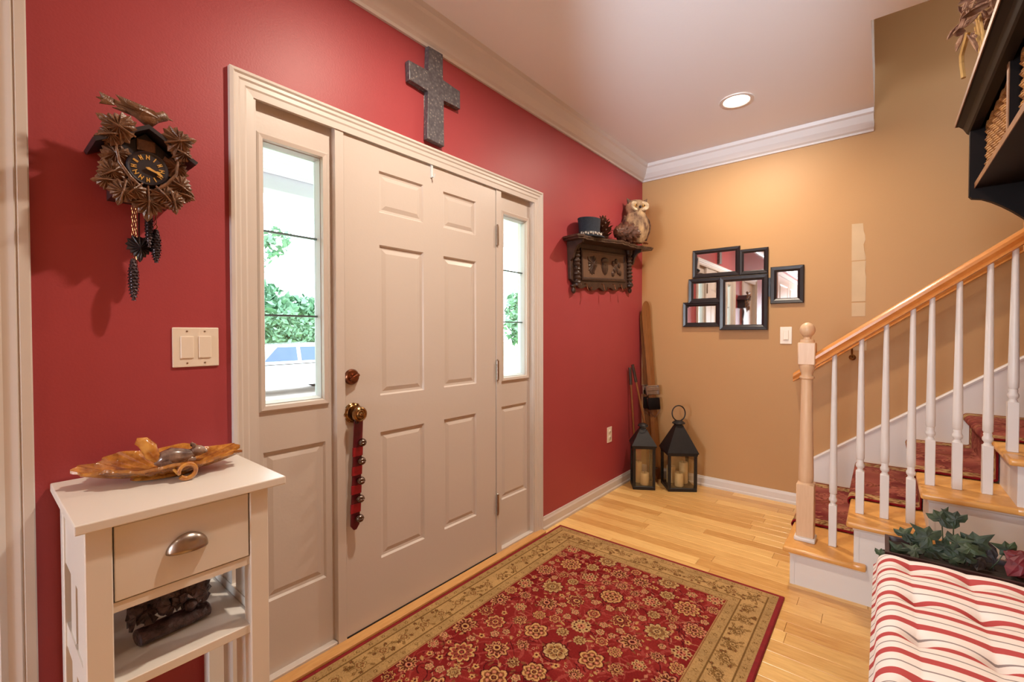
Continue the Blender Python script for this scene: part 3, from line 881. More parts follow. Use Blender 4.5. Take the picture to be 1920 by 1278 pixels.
# field: blossoms of three sizes scattered without touching, mirrored about the long axis, joined by vines
blooms = []
for R0, R1, tries, gap in ((0.043, 0.056, 900, 0.030), (0.026, 0.036, 1600, 0.014), (0.015, 0.020, 2600, 0.008)):
    for _ in range(tries):
        R_ = rr.uniform(R0, R1); p = (rr.uniform(FX0, FX1), rr.uniform(cyf, FY1))
        if abs(p[1] - cyf) < R_ * 1.1:
            if R0 > 0.02: p = (p[0], cyf)
            else: continue
        if not inside(p, R_ * 0.55): continue
        if all(math.hypot(p[0] - q[0], p[1] - q[1]) > R_ + q[2] + gap for q in blooms):
            blooms.append((p[0], p[1], R_, rr.random(), rr.choice([6, 8, 8, 10]), rr.random() * 6.28, rr.randrange(4)))
flip = lambda p: (p[0], 2 * cyf - p[1])
big = [q for q in blooms if q[2] > 0.025]
for a_ in big:
    near_ = sorted((math.hypot(a_[0] - c_[0], a_[1] - c_[1]), c_) for c_ in big if c_ is not a_)[:3]
    for d, c_ in near_:
        if d < 0.24:
            bd_ = rr.choice([-.45, -.3, .3, .45]); pth = arc(a_[:2], c_[:2], bd_, 12)
            W.curve(pth, 0.0034, C_VIN); W.curve([flip(p) for p in pth], 0.0034, C_VIN)
def both(fn, p, *a): fn(p[0], p[1], *a); fn(p[0], 2 * cyf - p[1], *a)
for k in range(900):
    p = (rr.uniform(FX0, FX1), rr.uniform(cyf, FY1))
    if not inside(p, 0.010): continue
    t = rr.random(); col = rr.choice([C_PNK * .8, C_VIN, C_VIN, C_GLD * .8, C_BRN])
    if t < 0.40: both(W.leaf, p, rr.uniform(.018, .034), rr.uniform(.008, .013), rr.random() * 6.3, col)
    elif t < 0.52: both(W.dot, p, rr.uniform(.006, .009), rr.choice([C_PNK, C_GLD]), C_DK)
    else:
        pth = arc(p, (p[0] + rr.uniform(-.07, .07), p[1] + rr.uniform(-.07, .07)), rr.uniform(-.6, .6), 6); c_ = rr.choice([C_VIN, C_VIN, C_PNK * .75, C_DK])
        W.curve(pth, 0.0020, c_); W.curve([flip(q) for q in pth], 0.0020, c_)
PALS = [(C_BRN, C_GLD, C_PNK), (C_VIN, C_GLD, C_BRN), (C_BEI2 * .85, C_BEI, C_BRN), (C_BRN * .8, C_PNK, C_GLD)]
for x_, y_, R_, k, n_, ro, cc in blooms:
    pal = PALS[cc]
    for sgn in (1, -1):
        yy = y_ if sgn > 0 else 2 * cyf - y_
        if R_ < 0.022:
            if k < .5: W.rosette(x_, yy, R_, 5, ro * sgn, C_PNK, C_BEI, C_BRN, C_DK)
            else: W.dot(x_, yy, R_ * .8, C_GLD, C_DK)
        elif k < 0.42: W.rosette(x_, yy, R_, n_, ro * sgn, pal[0], pal[1], pal[2], C_DK)
        elif k < 0.86: W.palmette(x_, yy, R_, ro * sgn, pal[0], pal[1], pal[2], C_DK)
        else:
            for q in range(6):
                a = q * PI / 3 + ro * sgn; W.dot(x_ + R_ * .6 * math.cos(a), yy + R_ * .6 * math.sin(a), R_ * .32, C_BEI, C_DK)
            W.dot(x_, yy, R_ * .32, C_PNK, C_DK)
# borders
bm_ = dist < 0.200
base = C_BEI * (1 - 0.18 * (smooth_noise(U, V, 3, 40)[..., None] * 0.5 + 0.5)) * np.array([1.0, 0.97, 0.9])
W.c[bm_] = base[bm_]
g = (dist < 0.052) | ((dist > 0.150) & (dist < 0.200))
W.c[g] = (base * 0.88)[g]
for d0, d1, c_ in ((0.0, 0.010, C_RED), (0.010, 0.014, C_DK), (0.050, 0.0545, C_OLV), (0.147, 0.1515, C_OLV), (0.193, 0.198, C_BRN)):
    mk = (dist >= d0) & (dist < d1); W.c[mk] = c_
def border_pts(d, step):
    out = []
    a0, a1, b0, b1 = RX0 + d, RX1 - d, RY0 + d, RY1 - d
    n = int(round((a1 - a0) / step)); out += [(a0 + (a1 - a0) * i / n, b_, 0 if b_ == b0 else PI) for i in range(n + 1) for b_ in (b0, b1)]
    n = int(round((b1 - b0) / step)); out += [(a_, b0 + (b1 - b0) * i / n, PI / 2 if a_ == a0 else -PI / 2) for i in range(1, n) for a_ in (a0, a1)]
    return out
for x_, y_, a_ in border_pts(0.032, 0.058): W.dot(x_, y_, 0.0085, C_OLV, C_BEI)
for x_, y_, a_ in border_pts(0.172, 0.062): W.dot(x_, y_, 0.0090, C_OLV, C_BEI)
for d in (0.024, 0.040, 0.162, 0.184):
    for x_, y_, a_ in border_pts(d, 0.021):
        W.leaf(x_ + rr.uniform(-.004, .004), y_ + rr.uniform(-.004, .004), 0.014, 0.004, rr.random() * 3.1, C_BEI2 * 0.78)
for q, (x_, y_, a_) in enumerate(border_pts(0.101, 0.098)):
    if q % 2 == 0:
        W.palmette(x_, y_, 0.032, a_ + 1.57, C_BEI2 * .9, C_BEI, C_OLV, C_OLV)
    else:
        W.rosette(x_, y_, 0.024, 6, 0.3, C_BEI2 * .85, C_BEI, C_BRN, C_OLV)
    for k in range(10):
        an = rr.random() * 6.3; d = rr.uniform(.030, .056)
        px, py = x_ + d * math.cos(an), y_ + d * math.sin(an)
        m_ = min(px - RX0, RX1 - px, py - RY0, RY1 - py)
        if 0.062 < m_ < 0.140:
            W.curve(arc((x_ + .02 * math.cos(an), y_ + .02 * math.sin(an)), (px, py), 0.3, 5), 0.0017, C_OLV)
            (W.leaf(px, py, 0.024, 0.012, an, C_OLV, C_BEI2) if k % 2 else W.dot(px, py, 0.0095, C_OLV * 0.8, C_BRN))
# soft pile noise
W.c *= (1 + 0.10 * np.random.RandomState(2).randn(*W.c.shape[:2]))[..., None].clip(0.7, 1.3)
rug = thing('area_rug', 'red oriental area rug with a beige floral border on the wood floor', 'rug', ((RX0 + RX1) / 2, (RY0 + RY1) / 2, 0))
zz = 0.0105 * np.ones_like(U); zz[0, :] = zz[-1, :] = 0.002; zz[:, 0] = zz[:, -1] = 0.002
link('woven_pile', weave_mesh('woven_pile', W, np.stack([U, V, zz], -1), W.c), attr_mat('rug_pile'), rug)
bd_m = mat('rug_binding', srgb(140, 16, 26), 0.85, var=0.2, vscale=40)
b = MB()
ringp = [(-0.004, 0.001), (-0.005, 0.006), (0.0, 0.011), (0.014, 0.0118), (0.017, 0.006), (0.016, 0.001)]
rg = []
for cx_, cy_, dx, dy in ((RX0, RY0, 1, 1), (RX1, RY0, -1, 1), (RX1, RY1, -1, -1), (RX0, RY1, 1, -1)):
    rg.append([Vector((cx_ + dx * i, cy_ + dy * i, z)) for i, z in ringp])
b.loft(rg, loop=True); b.build('edge_binding', bd_m, rug)

# stair runner
SX0, SX1 = 1.978, 2.815
NR = 9
path = []
path.append((Y0 - 0.026, 0.004))
for k in range(NR):
    y = Y0 - RUN * k; z = RISE * (k + 1)
    path += [(y - 0.024, z - RISE + 0.012), (y - 0.024, z - 0.045), (y - 0.012, z - 0.032), (y + 0.004, z - 0.026), (y + 0.008, z - 0.014), (y + 0.004, z - 0.002), (y - 0.006, z + 0.005), (y - RUN - 0.012, z + 0.005)]
# resample
P = [np.array(p) for p in path]; res = [P[0]]; 
for a_, c_ in zip(P[:-1], P[1:]):
    L_ = np.linalg.norm(c_ - a_); n = max(1, int(round(L_ / 0.0075)))
    for i in range(1, n + 1): res.append(a_ + (c_ - a_) * i / n)
res = np.array(res); sl = np.concatenate([[0], np.cumsum(np.linalg.norm(np.diff(res, axis=0), axis=1))])
W2 = Weave(0, sl[-1], SX0, SX1, 0.0065)
yy_ = np.interp(W2.u, sl, res[:, 0]); zz_ = np.interp(W2.u, sl, res[:, 1])
U2, V2 = np.meshgrid(W2.u, W2.v, indexing='ij')
n2 = smooth_noise(U2, V2, 21, 26)[..., None] * 0.5 + 0.5
R1 = np.array(srgb(164, 94, 80)[:3]); R2 = np.array(srgb(126, 58, 54)[:3])
W2.c[:] = R1 * n2 + R2 * (1 - n2)
for k in range(900):
    p = (rr.uniform(0, sl[-1]), rr.uniform(SX0 + .12, SX1 - .12)); t = rr.random()
    if t < .35: W2.rosette(p[0], p[1], rr.uniform(.018, .034), 6, rr.random() * 6, R1 * 1.15, C_PNK * .7, R2, R2 * .8)
    else: W2.curve(arc(p, (p[0] + rr.uniform(-.09, .09), p[1] + rr.uniform(-.09, .09)), rr.uniform(-.6, .6), 7), 0.0042, rr.choice([C_PNK * .62, R1 * 1.2, R2 * .75, C_BRN]))
e2 = np.minimum(V2 - SX0, SX1 - V2)
bb = e2 < 0.105; W2.c[bb] = (C_BEI * (0.82 + 0.2 * n2))[bb]
for k in range(1500):
    s_ = rr.choice([SX0, SX1]); d_ = rr.uniform(.03, .095); W2.leaf(rr.uniform(0, sl[-1]), s_ + (d_ if s_ == SX0 else -d_), .026, .012, rr.random() * 3, rr.choice([C_OLV, C_BRN, R1]))
for d0, d1, c_ in ((0, 0.022, np.array(srgb(118, 18, 26)[:3])), (0.098, 0.106, R2 * .6)):
    mk = (e2 >= d0) & (e2 < d1); W2.c[mk] = c_
pos = np.stack([V2, np.repeat(yy_[:, None], len(W2.v), 1), np.repeat(zz_[:, None], len(W2.v), 1)], -1)
ru = link('stair_runner', weave_mesh('stair_runner', W2, pos, W2.c), attr_mat('runner_pile'))
tag(ru, 'patterned red runner carpet with beige border down the stairs', 'carpet')
so = ru.modifiers.new('thickness', 'SOLIDIFY'); so.thickness = 0.006; so.offset = 1.0

# ------------------------------------------------------------------ side table with drawer
TZ = 0.863
tb = thing('side_table', 'narrow white side table with one drawer and open shelf', 'table', (-0.62, -0.2, 0))
b = MB(); b.box(-0.829, -0.416, -0.416, -0.006, TZ - 0.021, TZ, bev=0.0025, seg=2); b.build('table_top', M['tablewhite'], tb)
LEGS = [(-0.813, -0.769, -0.400, -0.356), (-0.500, -0.456, -0.400, -0.356), (-0.813, -0.769, -0.066, -0.022), (-0.500, -0.456, -0.066, -0.022)]
for x0, x1, y0, y1 in LEGS:
    b = MB(); b.box(x0, x1, y0, y1, 0, TZ - 0.021, bev=0.002); b.build('leg', M['tablewhite'], tb)
for x0, x1 in ((-0.808, -0.790), (-0.479, -0.461)):
    b = MB(); b.box(x0, x1, -0.356, -0.066, 0.668, TZ - 0.021); b.build('side_apron', M['tablewhite'], tb)
    b = MB(); b.box(x0, x1, -0.356, -0.066, 0.455, 0.515); b.build('side_rail', M['tablewhite'], tb)
    for y0 in (-0.300, -0.195):
        for z0, z1 in ((0.515, 0.668), (0.12, 0.455)):
            b = MB(); b.box(x0 + 0.003, x1 - 0.003, y0, y0 + 0.075, z0, z1); b.build('slat', M['tablewhite'], tb)
    b = MB(); b.box(x0, x1, -0.356, -0.066, 0.075, 0.12); b.build('side_rail', M['tablewhite'], tb)
b = MB(); b.box(-0.769, -0.500, -0.050, -0.030, 0.655, TZ - 0.021); b.build('back_apron', M['tablewhite'], tb)
b = MB(); b.box(-0.769, -0.500, -0.394, -0.374, 0.650, 0.671); b.build('front_rail', M['tablewhite'], tb)
b = MB(); b.box(-0.790, -0.479, -0.392, -0.030, 0.468, 0.491, bev=0.002); b.build('shelf', M['tablewhite'], tb)
b = MB(); b.box(-0.766, -0.503, -0.397, -0.380, 0.674, 0.836, bev=0.0015); b.box(-0.76, -0.509, -0.380, -0.08, 0.68, 0.80)
dr = b.build('drawer', M['tablewhite'], tb)
b = MB()                       # plain cup pull
n = 14
prof = []
for i in range(9):
    a = i / 8 * PI / 2
    zc = 0.764
    ring = []
    for k in range(n + 1):
        t = -PI / 2 + PI * k / n
        ring.append(Vector((-0.636 + 0.042 * math.sin(t) * math.cos(a * 0.55), -0.398 - 0.026 * math.cos(t) * math.cos(a * 0.9) , zc - 0.022 + 0.040 * math.sin(a) * (0.55 + 0.45 * math.cos(t)))))
    prof.append(ring)
b.loft(prof, cap=False, closed=False)
hd = b.build('cup_pull', M['steel'], dr, True)
hs = hd.modifiers.new('thickness', 'SOLIDIFY'); hs.thickness = 0.002

# amber leaf dish
ds = thing('leaf_dish', 'glossy amber leaf-shaped dish with a squirrel on the white side table', 'dish', (-0.612, -0.17, TZ))
def dish_pt(u, th):
    # u 0..1 from centre to rim; pointed lobes, veins and a softly raised rim
    saw = abs(math.sin(3.5 * th + 0.35))
    lob = 1 - 0.16 * (1 - saw) ** 1.5 * u + 0.03 * math.sin(23 * th) * u ** 2
    x = 0.168 * u * lob * math.cos(th) * (1 + 0.10 * abs(math.cos(th)) ** 6); y = 0.104 * u * lob * math.sin(th)
    z = 0.010 + 0.036 * u ** 1.8 + 0.012 * u * max(0, math.sin(th)) + 0.0045 * math.sin(7 * th) * u + 0.0022 * math.sin(28 * th) * u * (1 - u) * 3
    return Vector((-0.617 + x * 0.98 - y * 0.10, -0.150 + y - x * 0.14, TZ + z))
b = MB()
NT, NU = 140, 16
top = [[dish_pt(max(j / NU, 0.02), 2 * PI * i / NT) for i in range(NT)] for j in range(NU + 1)]
bot = [[p - Vector((0, 0, 0.007)) for p in r] for r in reversed(top)]
b.loft(top + bot)
b.build('dish', M['amber'], ds, True)
b = MB(); b.lathe([(0.05, 0), (0.06, 0.004), (0.045, 0.014)], T((-0.617, -0.150, TZ)), 24, 1.3, 0.8); b.build('dish_foot', M['amber'], ds, True)
b = MB()
pts_ = [(-0.590, -0.250, TZ + 0.022 + 0.0), ]
pts_ = [(-0.598 + 0.019 * math.cos(a), -0.258 - 0.004 * math.sin(a * .5), TZ + 0.026 + 0.019 * math.sin(a)) for a in [i * 2 * PI / 20 - 2.4 for i in range(19)]]
b.tube(pts_ + [(-0.62, -0.235, TZ + 0.03)], lambda t: 0.0065 - 0.002 * t, 10); b.build('curled_stem', M['amberlt'], ds, True)
sq = MB()                      # squirrel figurine
base = Vector((-0.588, -0.150, TZ + 0.022)); SQ = 1.25
def el(path, radii, M_=None, n=14, flat=1.0):
    rings = []
    for (x_, y_, z_), r_ in zip(path, radii):
        rings.append([base + SQ * Vector((x_ , y_ + r_ * math.cos(2 * PI * k / n) * flat, z_ + r_ * math.sin(2 * PI * k / n))) for k in range(n)])
    sq.loft(rings)
el([(-0.045, 0, 0.012), (-0.035, 0, 0.017), (-0.015, 0, 0.020), (0.008, 0, 0.018), (0.022, 0, 0.017), (0.030, 0, 0.019)], [0.004, 0.016, 0.020, 0.016, 0.012, 0.008])
sq.ball(base + SQ * Vector((0.034, -0.002, 0.024)), 0.0155 * SQ, 0.013 * SQ, 0.0125 * SQ)
sq.ball(base + SQ * Vector((0.047, -0.003, 0.020)), 0.007 * SQ, 0.006 * SQ, 0.005 * SQ)
for s_ in (-1, 1):
    sq.ball(base + SQ * Vector((0.026, 0.008 * s_, 0.038)), 0.004 * SQ, 0.003 * SQ, 0.006 * SQ, sub=1)
    sq.ball(base + SQ * Vector((0.020, 0.011 * s_, 0.008)), 0.010 * SQ, 0.004 * SQ, 0.006 * SQ, sub=1)
    sq.ball(base + SQ * Vector((-0.025, 0.014 * s_, 0.009)), 0.014 * SQ, 0.006 * SQ, 0.009 * SQ, sub=1)
fig = sq.build('squirrel_figure', M['squirrel'], ds, True)
b = MB(); b.tube([base + SQ * Vector(p) for p in ((-0.036, 0, 0.016), (-0.048, 0.002, 0.030), (-0.052, 0.004, 0.046), (-0.062, 0.006, 0.060), (-0.074, 0.008, 0.064))], lambda t: 0.007 + 0.011 * math.sin(PI * min(1, t * 0.85 + .1)), 12)
b.build('tail', M['amberlt'], fig, True)

# carved log ornament on the table shelf
lg = thing('carved_log_ornament', 'dark carved log ornament with leaves and acorns on the table shelf', 'ornament', (-0.635, -0.25, 0.491))
LM = T((-0.632, -0.262, 0.491)) @ RZ(0.10)
b = MB(); b.loft([[LM @ Vector((x_, 0.030 * math.cos(2 * PI * k / 14) * s_, 0.018 + 0.018 * math.sin(2 * PI * k / 14) * s_)) for k in range(14)] for x_, s_ in ((-0.078, .75), (-0.074, .97), (-0.03, 1.0), (0.03, 1.03), (0.074, .97), (0.078, .75))])
b.build('log', M['logdark'], lg, True)
lr = random.Random(5)
def acorn(p, r_):
    q = MB(); q.ball(p, r_, r_ * .9, r_ * 1.15); q.lathe([(r_ * 0.2, 0), (r_ * 1.08, r_ * 0.15), (r_ * 1.0, r_ * .55), (r_ * .4, r_ * .85)], T(p) @ RX(lr.uniform(-.7, .7)) @ T((0, 0, r_ * .35)), 12)
    q.build('acorn', M['logdark'], lg, True)
OAK = [(0, 0), (.25, .10), (.18, .28), (.42, .30), (.36, .52), (.50, .62), (.30, .78), (.22, .95), (0, 1.05), (-.22, .95), (-.30, .78), (-.50, .62), (-.36, .52), (-.42, .30), (-.18, .28), (-.25, .10)]
for k in range(9):
    x_ = -0.075 + k * 0.018
    p = LM @ Vector((x_ + lr.uniform(-.008, .008), lr.uniform(-.012, .03), 0.044 + lr.uniform(0, .034)))
    if k % 3 == 0: acorn(p, 0.0135)
    else: acorn(p, 0.010)
for k in range(9):
    p = LM @ Vector((-0.085 + k * 0.020, lr.uniform(-.01, .02), 0.040 + 0.03 * (k % 2)))
    q = MB(); q.leaf([(x_ * 0.062, y_ * 0.062) for x_, y_ in OAK], 0.003, 0.007, T(p) @ Euler((1.1 + lr.uniform(-.4, .4), lr.uniform(-.5, .5), lr.uniform(-1.2, 1.2))).to_matrix().to_4x4())
    q.build('oak_leaf', M['logdark'], lg)

# ------------------------------------------------------------------ switches and outlet
sw = thing('double_switch_plate', 'ivory double rocker switch plate on the red wall', 'light switch', (-0.505, 0, 1.206))
b = MB(); b.box(-0.566, -0.443, -0.006, 0.0, 1.145, 1.267, bev=0.0025, seg=2); b.build('plate', M['plate'], sw)
for xc in (-0.529, -0.482):
    b = MB(); b.box(xc - 0.017, xc + 0.017, -0.0095, -0.004, 1.172, 1.240, T((0, 0, 0)), 0.0015); b.build('rocker', M['plate'], sw)
    for z in (1.157, 1.255):
        b = MB(); b.lathe([(0.0028, 0), (0.0028, 0.0012)], T((xc, -0.0055, z)) @ RX(PI / 2), 8); b.build('screw', M['steel'], sw)
sw = thing('dimmer_switch_plate', 'ivory single dimmer switch plate on the tan wall', 'light switch', (X1, -1.11, 1.23))
b = MB(); b.box(X1 - 0.006, X1, -1.147, -1.072, 1.168, 1.293, bev=0.0025, seg=2); b.build('plate', M['plate'], sw)
b = MB(); b.box(X1 - 0.011, X1 - 0.005, -1.127, -1.092, 1.195, 1.268, bev=0.002); b.build('paddle', M['plate'], sw)
b = MB(); b.box(X1 - 0.015, X1 - 0.010, -1.122, -1.097, 1.199, 1.208, bev=0.0015); b.build('slider', M['plate'], sw)
ot = thing('wall_outlet', 'ivory electrical outlet low on the red wall', 'outlet', (2.25, 0, 0.448))
b = MB(); b.box(2.215, 2.290, -0.006, 0, 0.388, 0.509, bev=0.0025, seg=2); b.build('plate', M['plate'], ot)
for z in (0.424, 0.472):
    b = MB(); b.lathe([(0.017, 0), (0.017, 0.003), (0.0155, 0.004)], T((2.2525, -0.005, z)) @ RX(PI / 2), 16); s_ = b.build('socket', M['plate'], ot, True)
    for dx in (-0.006, 0.006):
        b = MB(); b.box(2.2525 + dx - 0.0011, 2.2525 + dx + 0.0011, -0.0095, -0.0085, z - 0.004, z + 0.005); b.build('slot', M['darkgap'], s_)

# ------------------------------------------------------------------ wall cross
b = MB()
b.prism([(0.300, 2.456), (0.303, 2.371), (0.410, 2.366), (0.403, 2.146), (0.507, 2.142), (0.500, 2.362), (0.613, 2.360), (0.612, 2.446), (0.496, 2.451), (0.500, 2.574), (0.413, 2.572), (0.412, 2.453)], -0.030, -0.001, bev=0.003)
tag(b.build('wall_cross', M['crossm']), 'grey speckled stone cross hung above the front door', 'cross')

# ------------------------------------------------------------------ sleigh bell strap
sb = thing('sleigh_bell_strap', 'red leather strap of sleigh bells hanging from the door knob', 'bell strap', (0.036, -0.04, 0.88))
BZ = [(0.054, 0.809), (0.050, 0.735), (0.044, 0.656), (0.039, 0.584), (0.030, 0.506)]
ctr = lambda z: 0.026 + (z - 0.47) * 0.046
def strap_piece(z0, z1, name, m_, w=0.019, tip=False, off=0.0):
    b = MB()
    poly = [(ctr(z1) - w, z1), (ctr(z1) + w, z1), (ctr(z0) + w, z0)] + ([(ctr(z0) + 0.3 * w, z0 - 0.018), (ctr(z0) - 0.3 * w, z0 - 0.018)] if tip else []) + [(ctr(z0) - w, z0)]
    b.prism(poly, -0.024 - off, -0.018 - off * 0)
    return b.build(name, m_, sb)
strap_piece(0.475, 0.895, 'strap', M['leatherdk'], tip=True)  # darker red paints the shade of the bells on the strap
for (xa, za), (xb_, zb_) in zip(BZ[:-1], BZ[1:]):
    strap_piece((za + zb_) / 2 - 0.019, (za + zb_) / 2 + 0.016, 'lit_strap_patch', M['leather'], 0.021, off=0.003)  # brighter red paints the lit strap between the bell shadows
for xb_, zb_ in BZ:
    b = MB(); c_ = Vector((ctr(zb_) + 0.007, -0.043, zb_)); b.ball(c_, 0.0165, sub=3)
    b.lathe([(0.0168, -0.001), (0.0177, 0), (0.0168, 0.001)], T(c_), 20); b.lathe([(0.006, 0), (0.006, 0.008)], T(c_ + Vector((0, 0.011, 0))) @ RX(-PI / 2), 8)
    b.build('bell', M['bell'], sb, True)
b = MB(); b.tube([(0.034, -0.022, 0.885), (0.024, -0.028, 0.905), (0.022, -0.034, 0.926), (0.034, -0.038, 0.944), (0.046, -0.034, 0.926), (0.046, -0.028, 0.905), (0.040, -0.022, 0.885)], 0.0035, 8)
b.build('hanging_loop', M['darkgap'], sb, True)

# ------------------------------------------------------------------ pine cones
def cone_scales(mb, Mx, L, R, rows, per, flare=1.0, shape=None):
    """closed or open pine cone along local +z from 0 to L"""
    shape = shape or (lambda t: math.sin(PI * (0.12 + 0.80 * t) ** 0.85))
    core = [(max(0.15, shape(i / 12)) * R * 0.72, L * i / 12) for i in range(13)]
    mb.lathe(core, Mx, 10)
    for i in range(rows):
        t = (i + 0.5) / rows
        r = R * max(0.18, shape(t))
        for k in range(per):
            a = 2 * PI * (k + 0.5 * (i % 2)) / per
            w = 2 * PI * r / per * 0.52
            ca, sa = math.cos(a), math.sin(a)
            def P(rad, tan, z): return Mx @ Vector((rad * ca - tan * sa, rad * sa + tan * ca, z))
            z = L * t; dz = L / rows
            pts = [P(r * .62, -w, z - dz * .2), P(r * .62, w, z - dz * .2), P(r * (.95 + .12 * flare), w * .8, z + dz * .55), P(r * (1.0 + .25 * flare), 0, z + dz * .85), P(r * (.95 + .12 * flare), -w * .8, z + dz * .55)]
            low = P(r * (.85 + .15 * flare), 0, z + dz * 1.25 - dz * .9)
            v = [mb.bm.verts.new(p) for p in pts]; c = mb.bm.verts.new(low)
            mb.bm.faces.new(v)
            for j in range(5):
                mb.bm.faces.new((v[(j + 1) % 5], v[j], c))

# ------------------------------------------------------------------ cuckoo clock
ck = thing('cuckoo_clock', 'carved brown cuckoo clock with leaves and a bird on the red wall', 'clock', (-0.643, 0, 1.60))
CX = -0.643
b = MB()
b.prism([(CX - 0.066, 1.615), (CX + 0.066, 1.615), (CX + 0.066, 1.735), (CX, 1.790), (CX - 0.066, 1.735)], -0.105, 0.0)
b.build('case', M['clockblue'], ck)
for s_ in (-1, 1):
    b = MB(); d = Vector((s_ * 0.106, 0, -0.066)); nrm = Vector((s_ * 0.066, 0, 0.106)).normalized() * 0.010
    a0 = Vector((CX, 0, 1.794)); a1 = a0 + d
    poly = [(a0.x, a0.z), (a1.x, a1.z), (a1.x + nrm.x, a1.z + nrm.z), (a0.x, a0.z + 0.0118)]
    b.prism(poly, -0.142, -0.002); b.build('roof', M['clockblue'], ck)
b = MB(); b.prism([(CX - 0.02, 1.742), (CX + 0.02, 1.742), (CX + 0.02, 1.772), (CX - 0.02, 1.772)], -0.112, -0.10, bev=0.002); b.build('cuckoo_door', M['clockwood'], ck)
DC = Vector((CX, -0.112, 1.692))
b = MB(); b.lathe([(0.046, 0), (0.046, 0.020), (0.043, 0.025), (0.038, 0.021), (0.0, 0.021)], T((DC.x, -0.104, DC.z)) @ RX(PI / 2), 32)
dial = b.build('dial', M['clockblue'], ck, True)
for k in range(12):
    a = PI / 2 - k * PI / 6
    b = MB(); Mk = T((DC.x + 0.030 * math.cos(a), -0.1265, DC.z + 0.030 * math.sin(a))) @ RY(-(a - PI / 2))
    w = [0.0042, 0.002, 0.003, 0.004, 0.0038, 0.002, 0.0036, 0.0044, 0.0052, 0.0036, 0.0024, 0.0032][k]
    if k in (1, 5): b.box(-0.0012, 0.0012, 0, 0.002, -0.006, 0.006, Mk)
    else:
        b.box(-w, -w + 0.002, 0, 0.002, -0.006, 0.006, Mk); b.box(w - 0.002, w, 0, 0.002, -0.006, 0.006, Mk)
        b.box(-w, w, 0.0002, 0.0018, -0.0012, 0.0012, Mk @ RY(0.6))
    b.build('numeral', M['gold'], dial)
for ang, L_ in ((math.radians(-18), 0.028), (math.radians(-24), 0.034)):
    b = MB(); Mk = T((DC.x, -0.130 - (0.002 if L_ > .03 else 0), DC.z)) @ RY(-ang)
    b.prism([(-0.006, -0.0012), (0, -0.0035), (L_ * .6, -0.0016), (L_ * .75, -0.004), (L_, 0), (L_ * .75, 0.004), (L_ * .6, 0.0016), (0, 0.0035)], 0, 0.0015, Mk)
    b.build('clock_hand', M['gold'], dial)
_mh = [(0, -.06), (.12, -.02), (.30, -.08), (.34, .06), (.50, .08), (.46, .20), (.58, .30), (.48, .38), (.52, .54), (.38, .54), (.36, .68), (.26, .66), (.24, .80), (.13, .80), (.10, .92)]
MAPLE = _mh + [(0, 1.04)] + [(-a, c) for a, c in reversed(_mh[1:])]
def clock_leaf(x, z, size, ang, y=-0.128, tx=0.0, ty=0.0):
    b = MB(); b.leaf([(p * size, (q - .4) * size) for p, q in MAPLE], 0.006, 0.010, T((x, y, z)) @ RX(PI / 2 + tx) @ RZ(ang) @ RY(ty))
    v0 = T((x, y, z)) @ RX(PI / 2 + tx) @ RZ(ang) @ RY(ty)
    b.tube([v0 @ Vector((0, -size * .5, 0.006)), v0 @ Vector((0, 0, 0.015)), v0 @ Vector((0, size * .45, 0.008))], 0.0022, 6)
    b.build('carved_leaf', M['clockwood'], ck)
clock_leaf(CX - 0.062, 1.778, 0.074, 1.15, -0.140, 0.15)
clock_leaf(CX - 0.078, 1.754, 0.050, 1.9, -0.134)
clock_leaf(CX + 0.066, 1.782, 0.072, -1.2, -0.140, 0.1)
clock_leaf(CX + 0.076, 1.752, 0.048, -2.0, -0.134)
clock_leaf(CX - 0.064, 1.714, 0.066, 0.5, -0.112)
clock_leaf(CX - 0.074, 1.664, 0.062, 2.2, -0.118)
clock_leaf(CX - 0.054, 1.618, 0.060, 2.9, -0.128)
clock_leaf(CX - 0.086, 1.640, 0.045, 1.7, -0.120)
clock_leaf(CX + 0.064, 1.714, 0.066, -0.6, -0.112)
clock_leaf(CX + 0.074, 1.662, 0.062, -2.1, -0.118)
clock_leaf(CX + 0.054, 1.618, 0.058, -2.9, -0.126)
clock_leaf(CX + 0.084, 1.640, 0.042, -1.8, -0.118)
clock_leaf(CX, 1.606, 0.085, PI, -0.118)
clock_leaf(CX - 0.032, 1.628, 0.055, 2.4, -0.126)
clock_leaf(CX + 0.034, 1.628, 0.055, -2.4, -0.126)
for s_ in (-1, 1):
    b = MB(); b.tube([(CX + s_ * 0.020, -0.13, 1.640), (CX + s_ * 0.040, -0.134, 1.660), (CX + s_ * 0.060, -0.136, 1.690), (CX + s_ * 0.066, -0.132, 1.73)], lambda t: 0.005 - 0.002 * t, 8); b.build('carved_stem', M['clockwood'], ck, True)
# bird on the gable
b = MB()
bp0 = Vector((CX + 0.004, -0.125, 1.826))
path = [(-0.070, 0.022, .004), (-0.05, 0.016, .008), (-0.030, 0.008, .014), (-0.010, 0.001, .020), (0.008, 0.002, .020), (0.020, 0.011, .015), (0.030, 0.018, .015), (0.039, 0.018, .010), (0.044, 0.016, .003), (0.053, 0.014, .001)]
b.loft([[bp0 + Vector((x_, r_ * 0.8 * math.cos(2 * PI * k / 12), z_ + r_ * math.sin(2 * PI * k / 12))) for k in range(12)] for x_, z_, r_ in path])
bird = b.build('bird', M['clockwood'], ck, True)
for s_ in (-1, 1):
    b = MB(); b.leaf([(0.018, 0), (0.006, 0.014), (-0.03, 0.016), (-0.075, 0.006 + 0.01), (-0.06, 0.002), (-0.072, -0.004), (-0.04, -0.006), (-0.01, -0.010)], 0.003, 0.005, T(bp0 + Vector((0, -0.016 * s_, 0.006))) @ RX(PI / 2 + 0.3 * s_) @ RZ(-0.12))
    b.build('wing', M['clockwood'], bird)
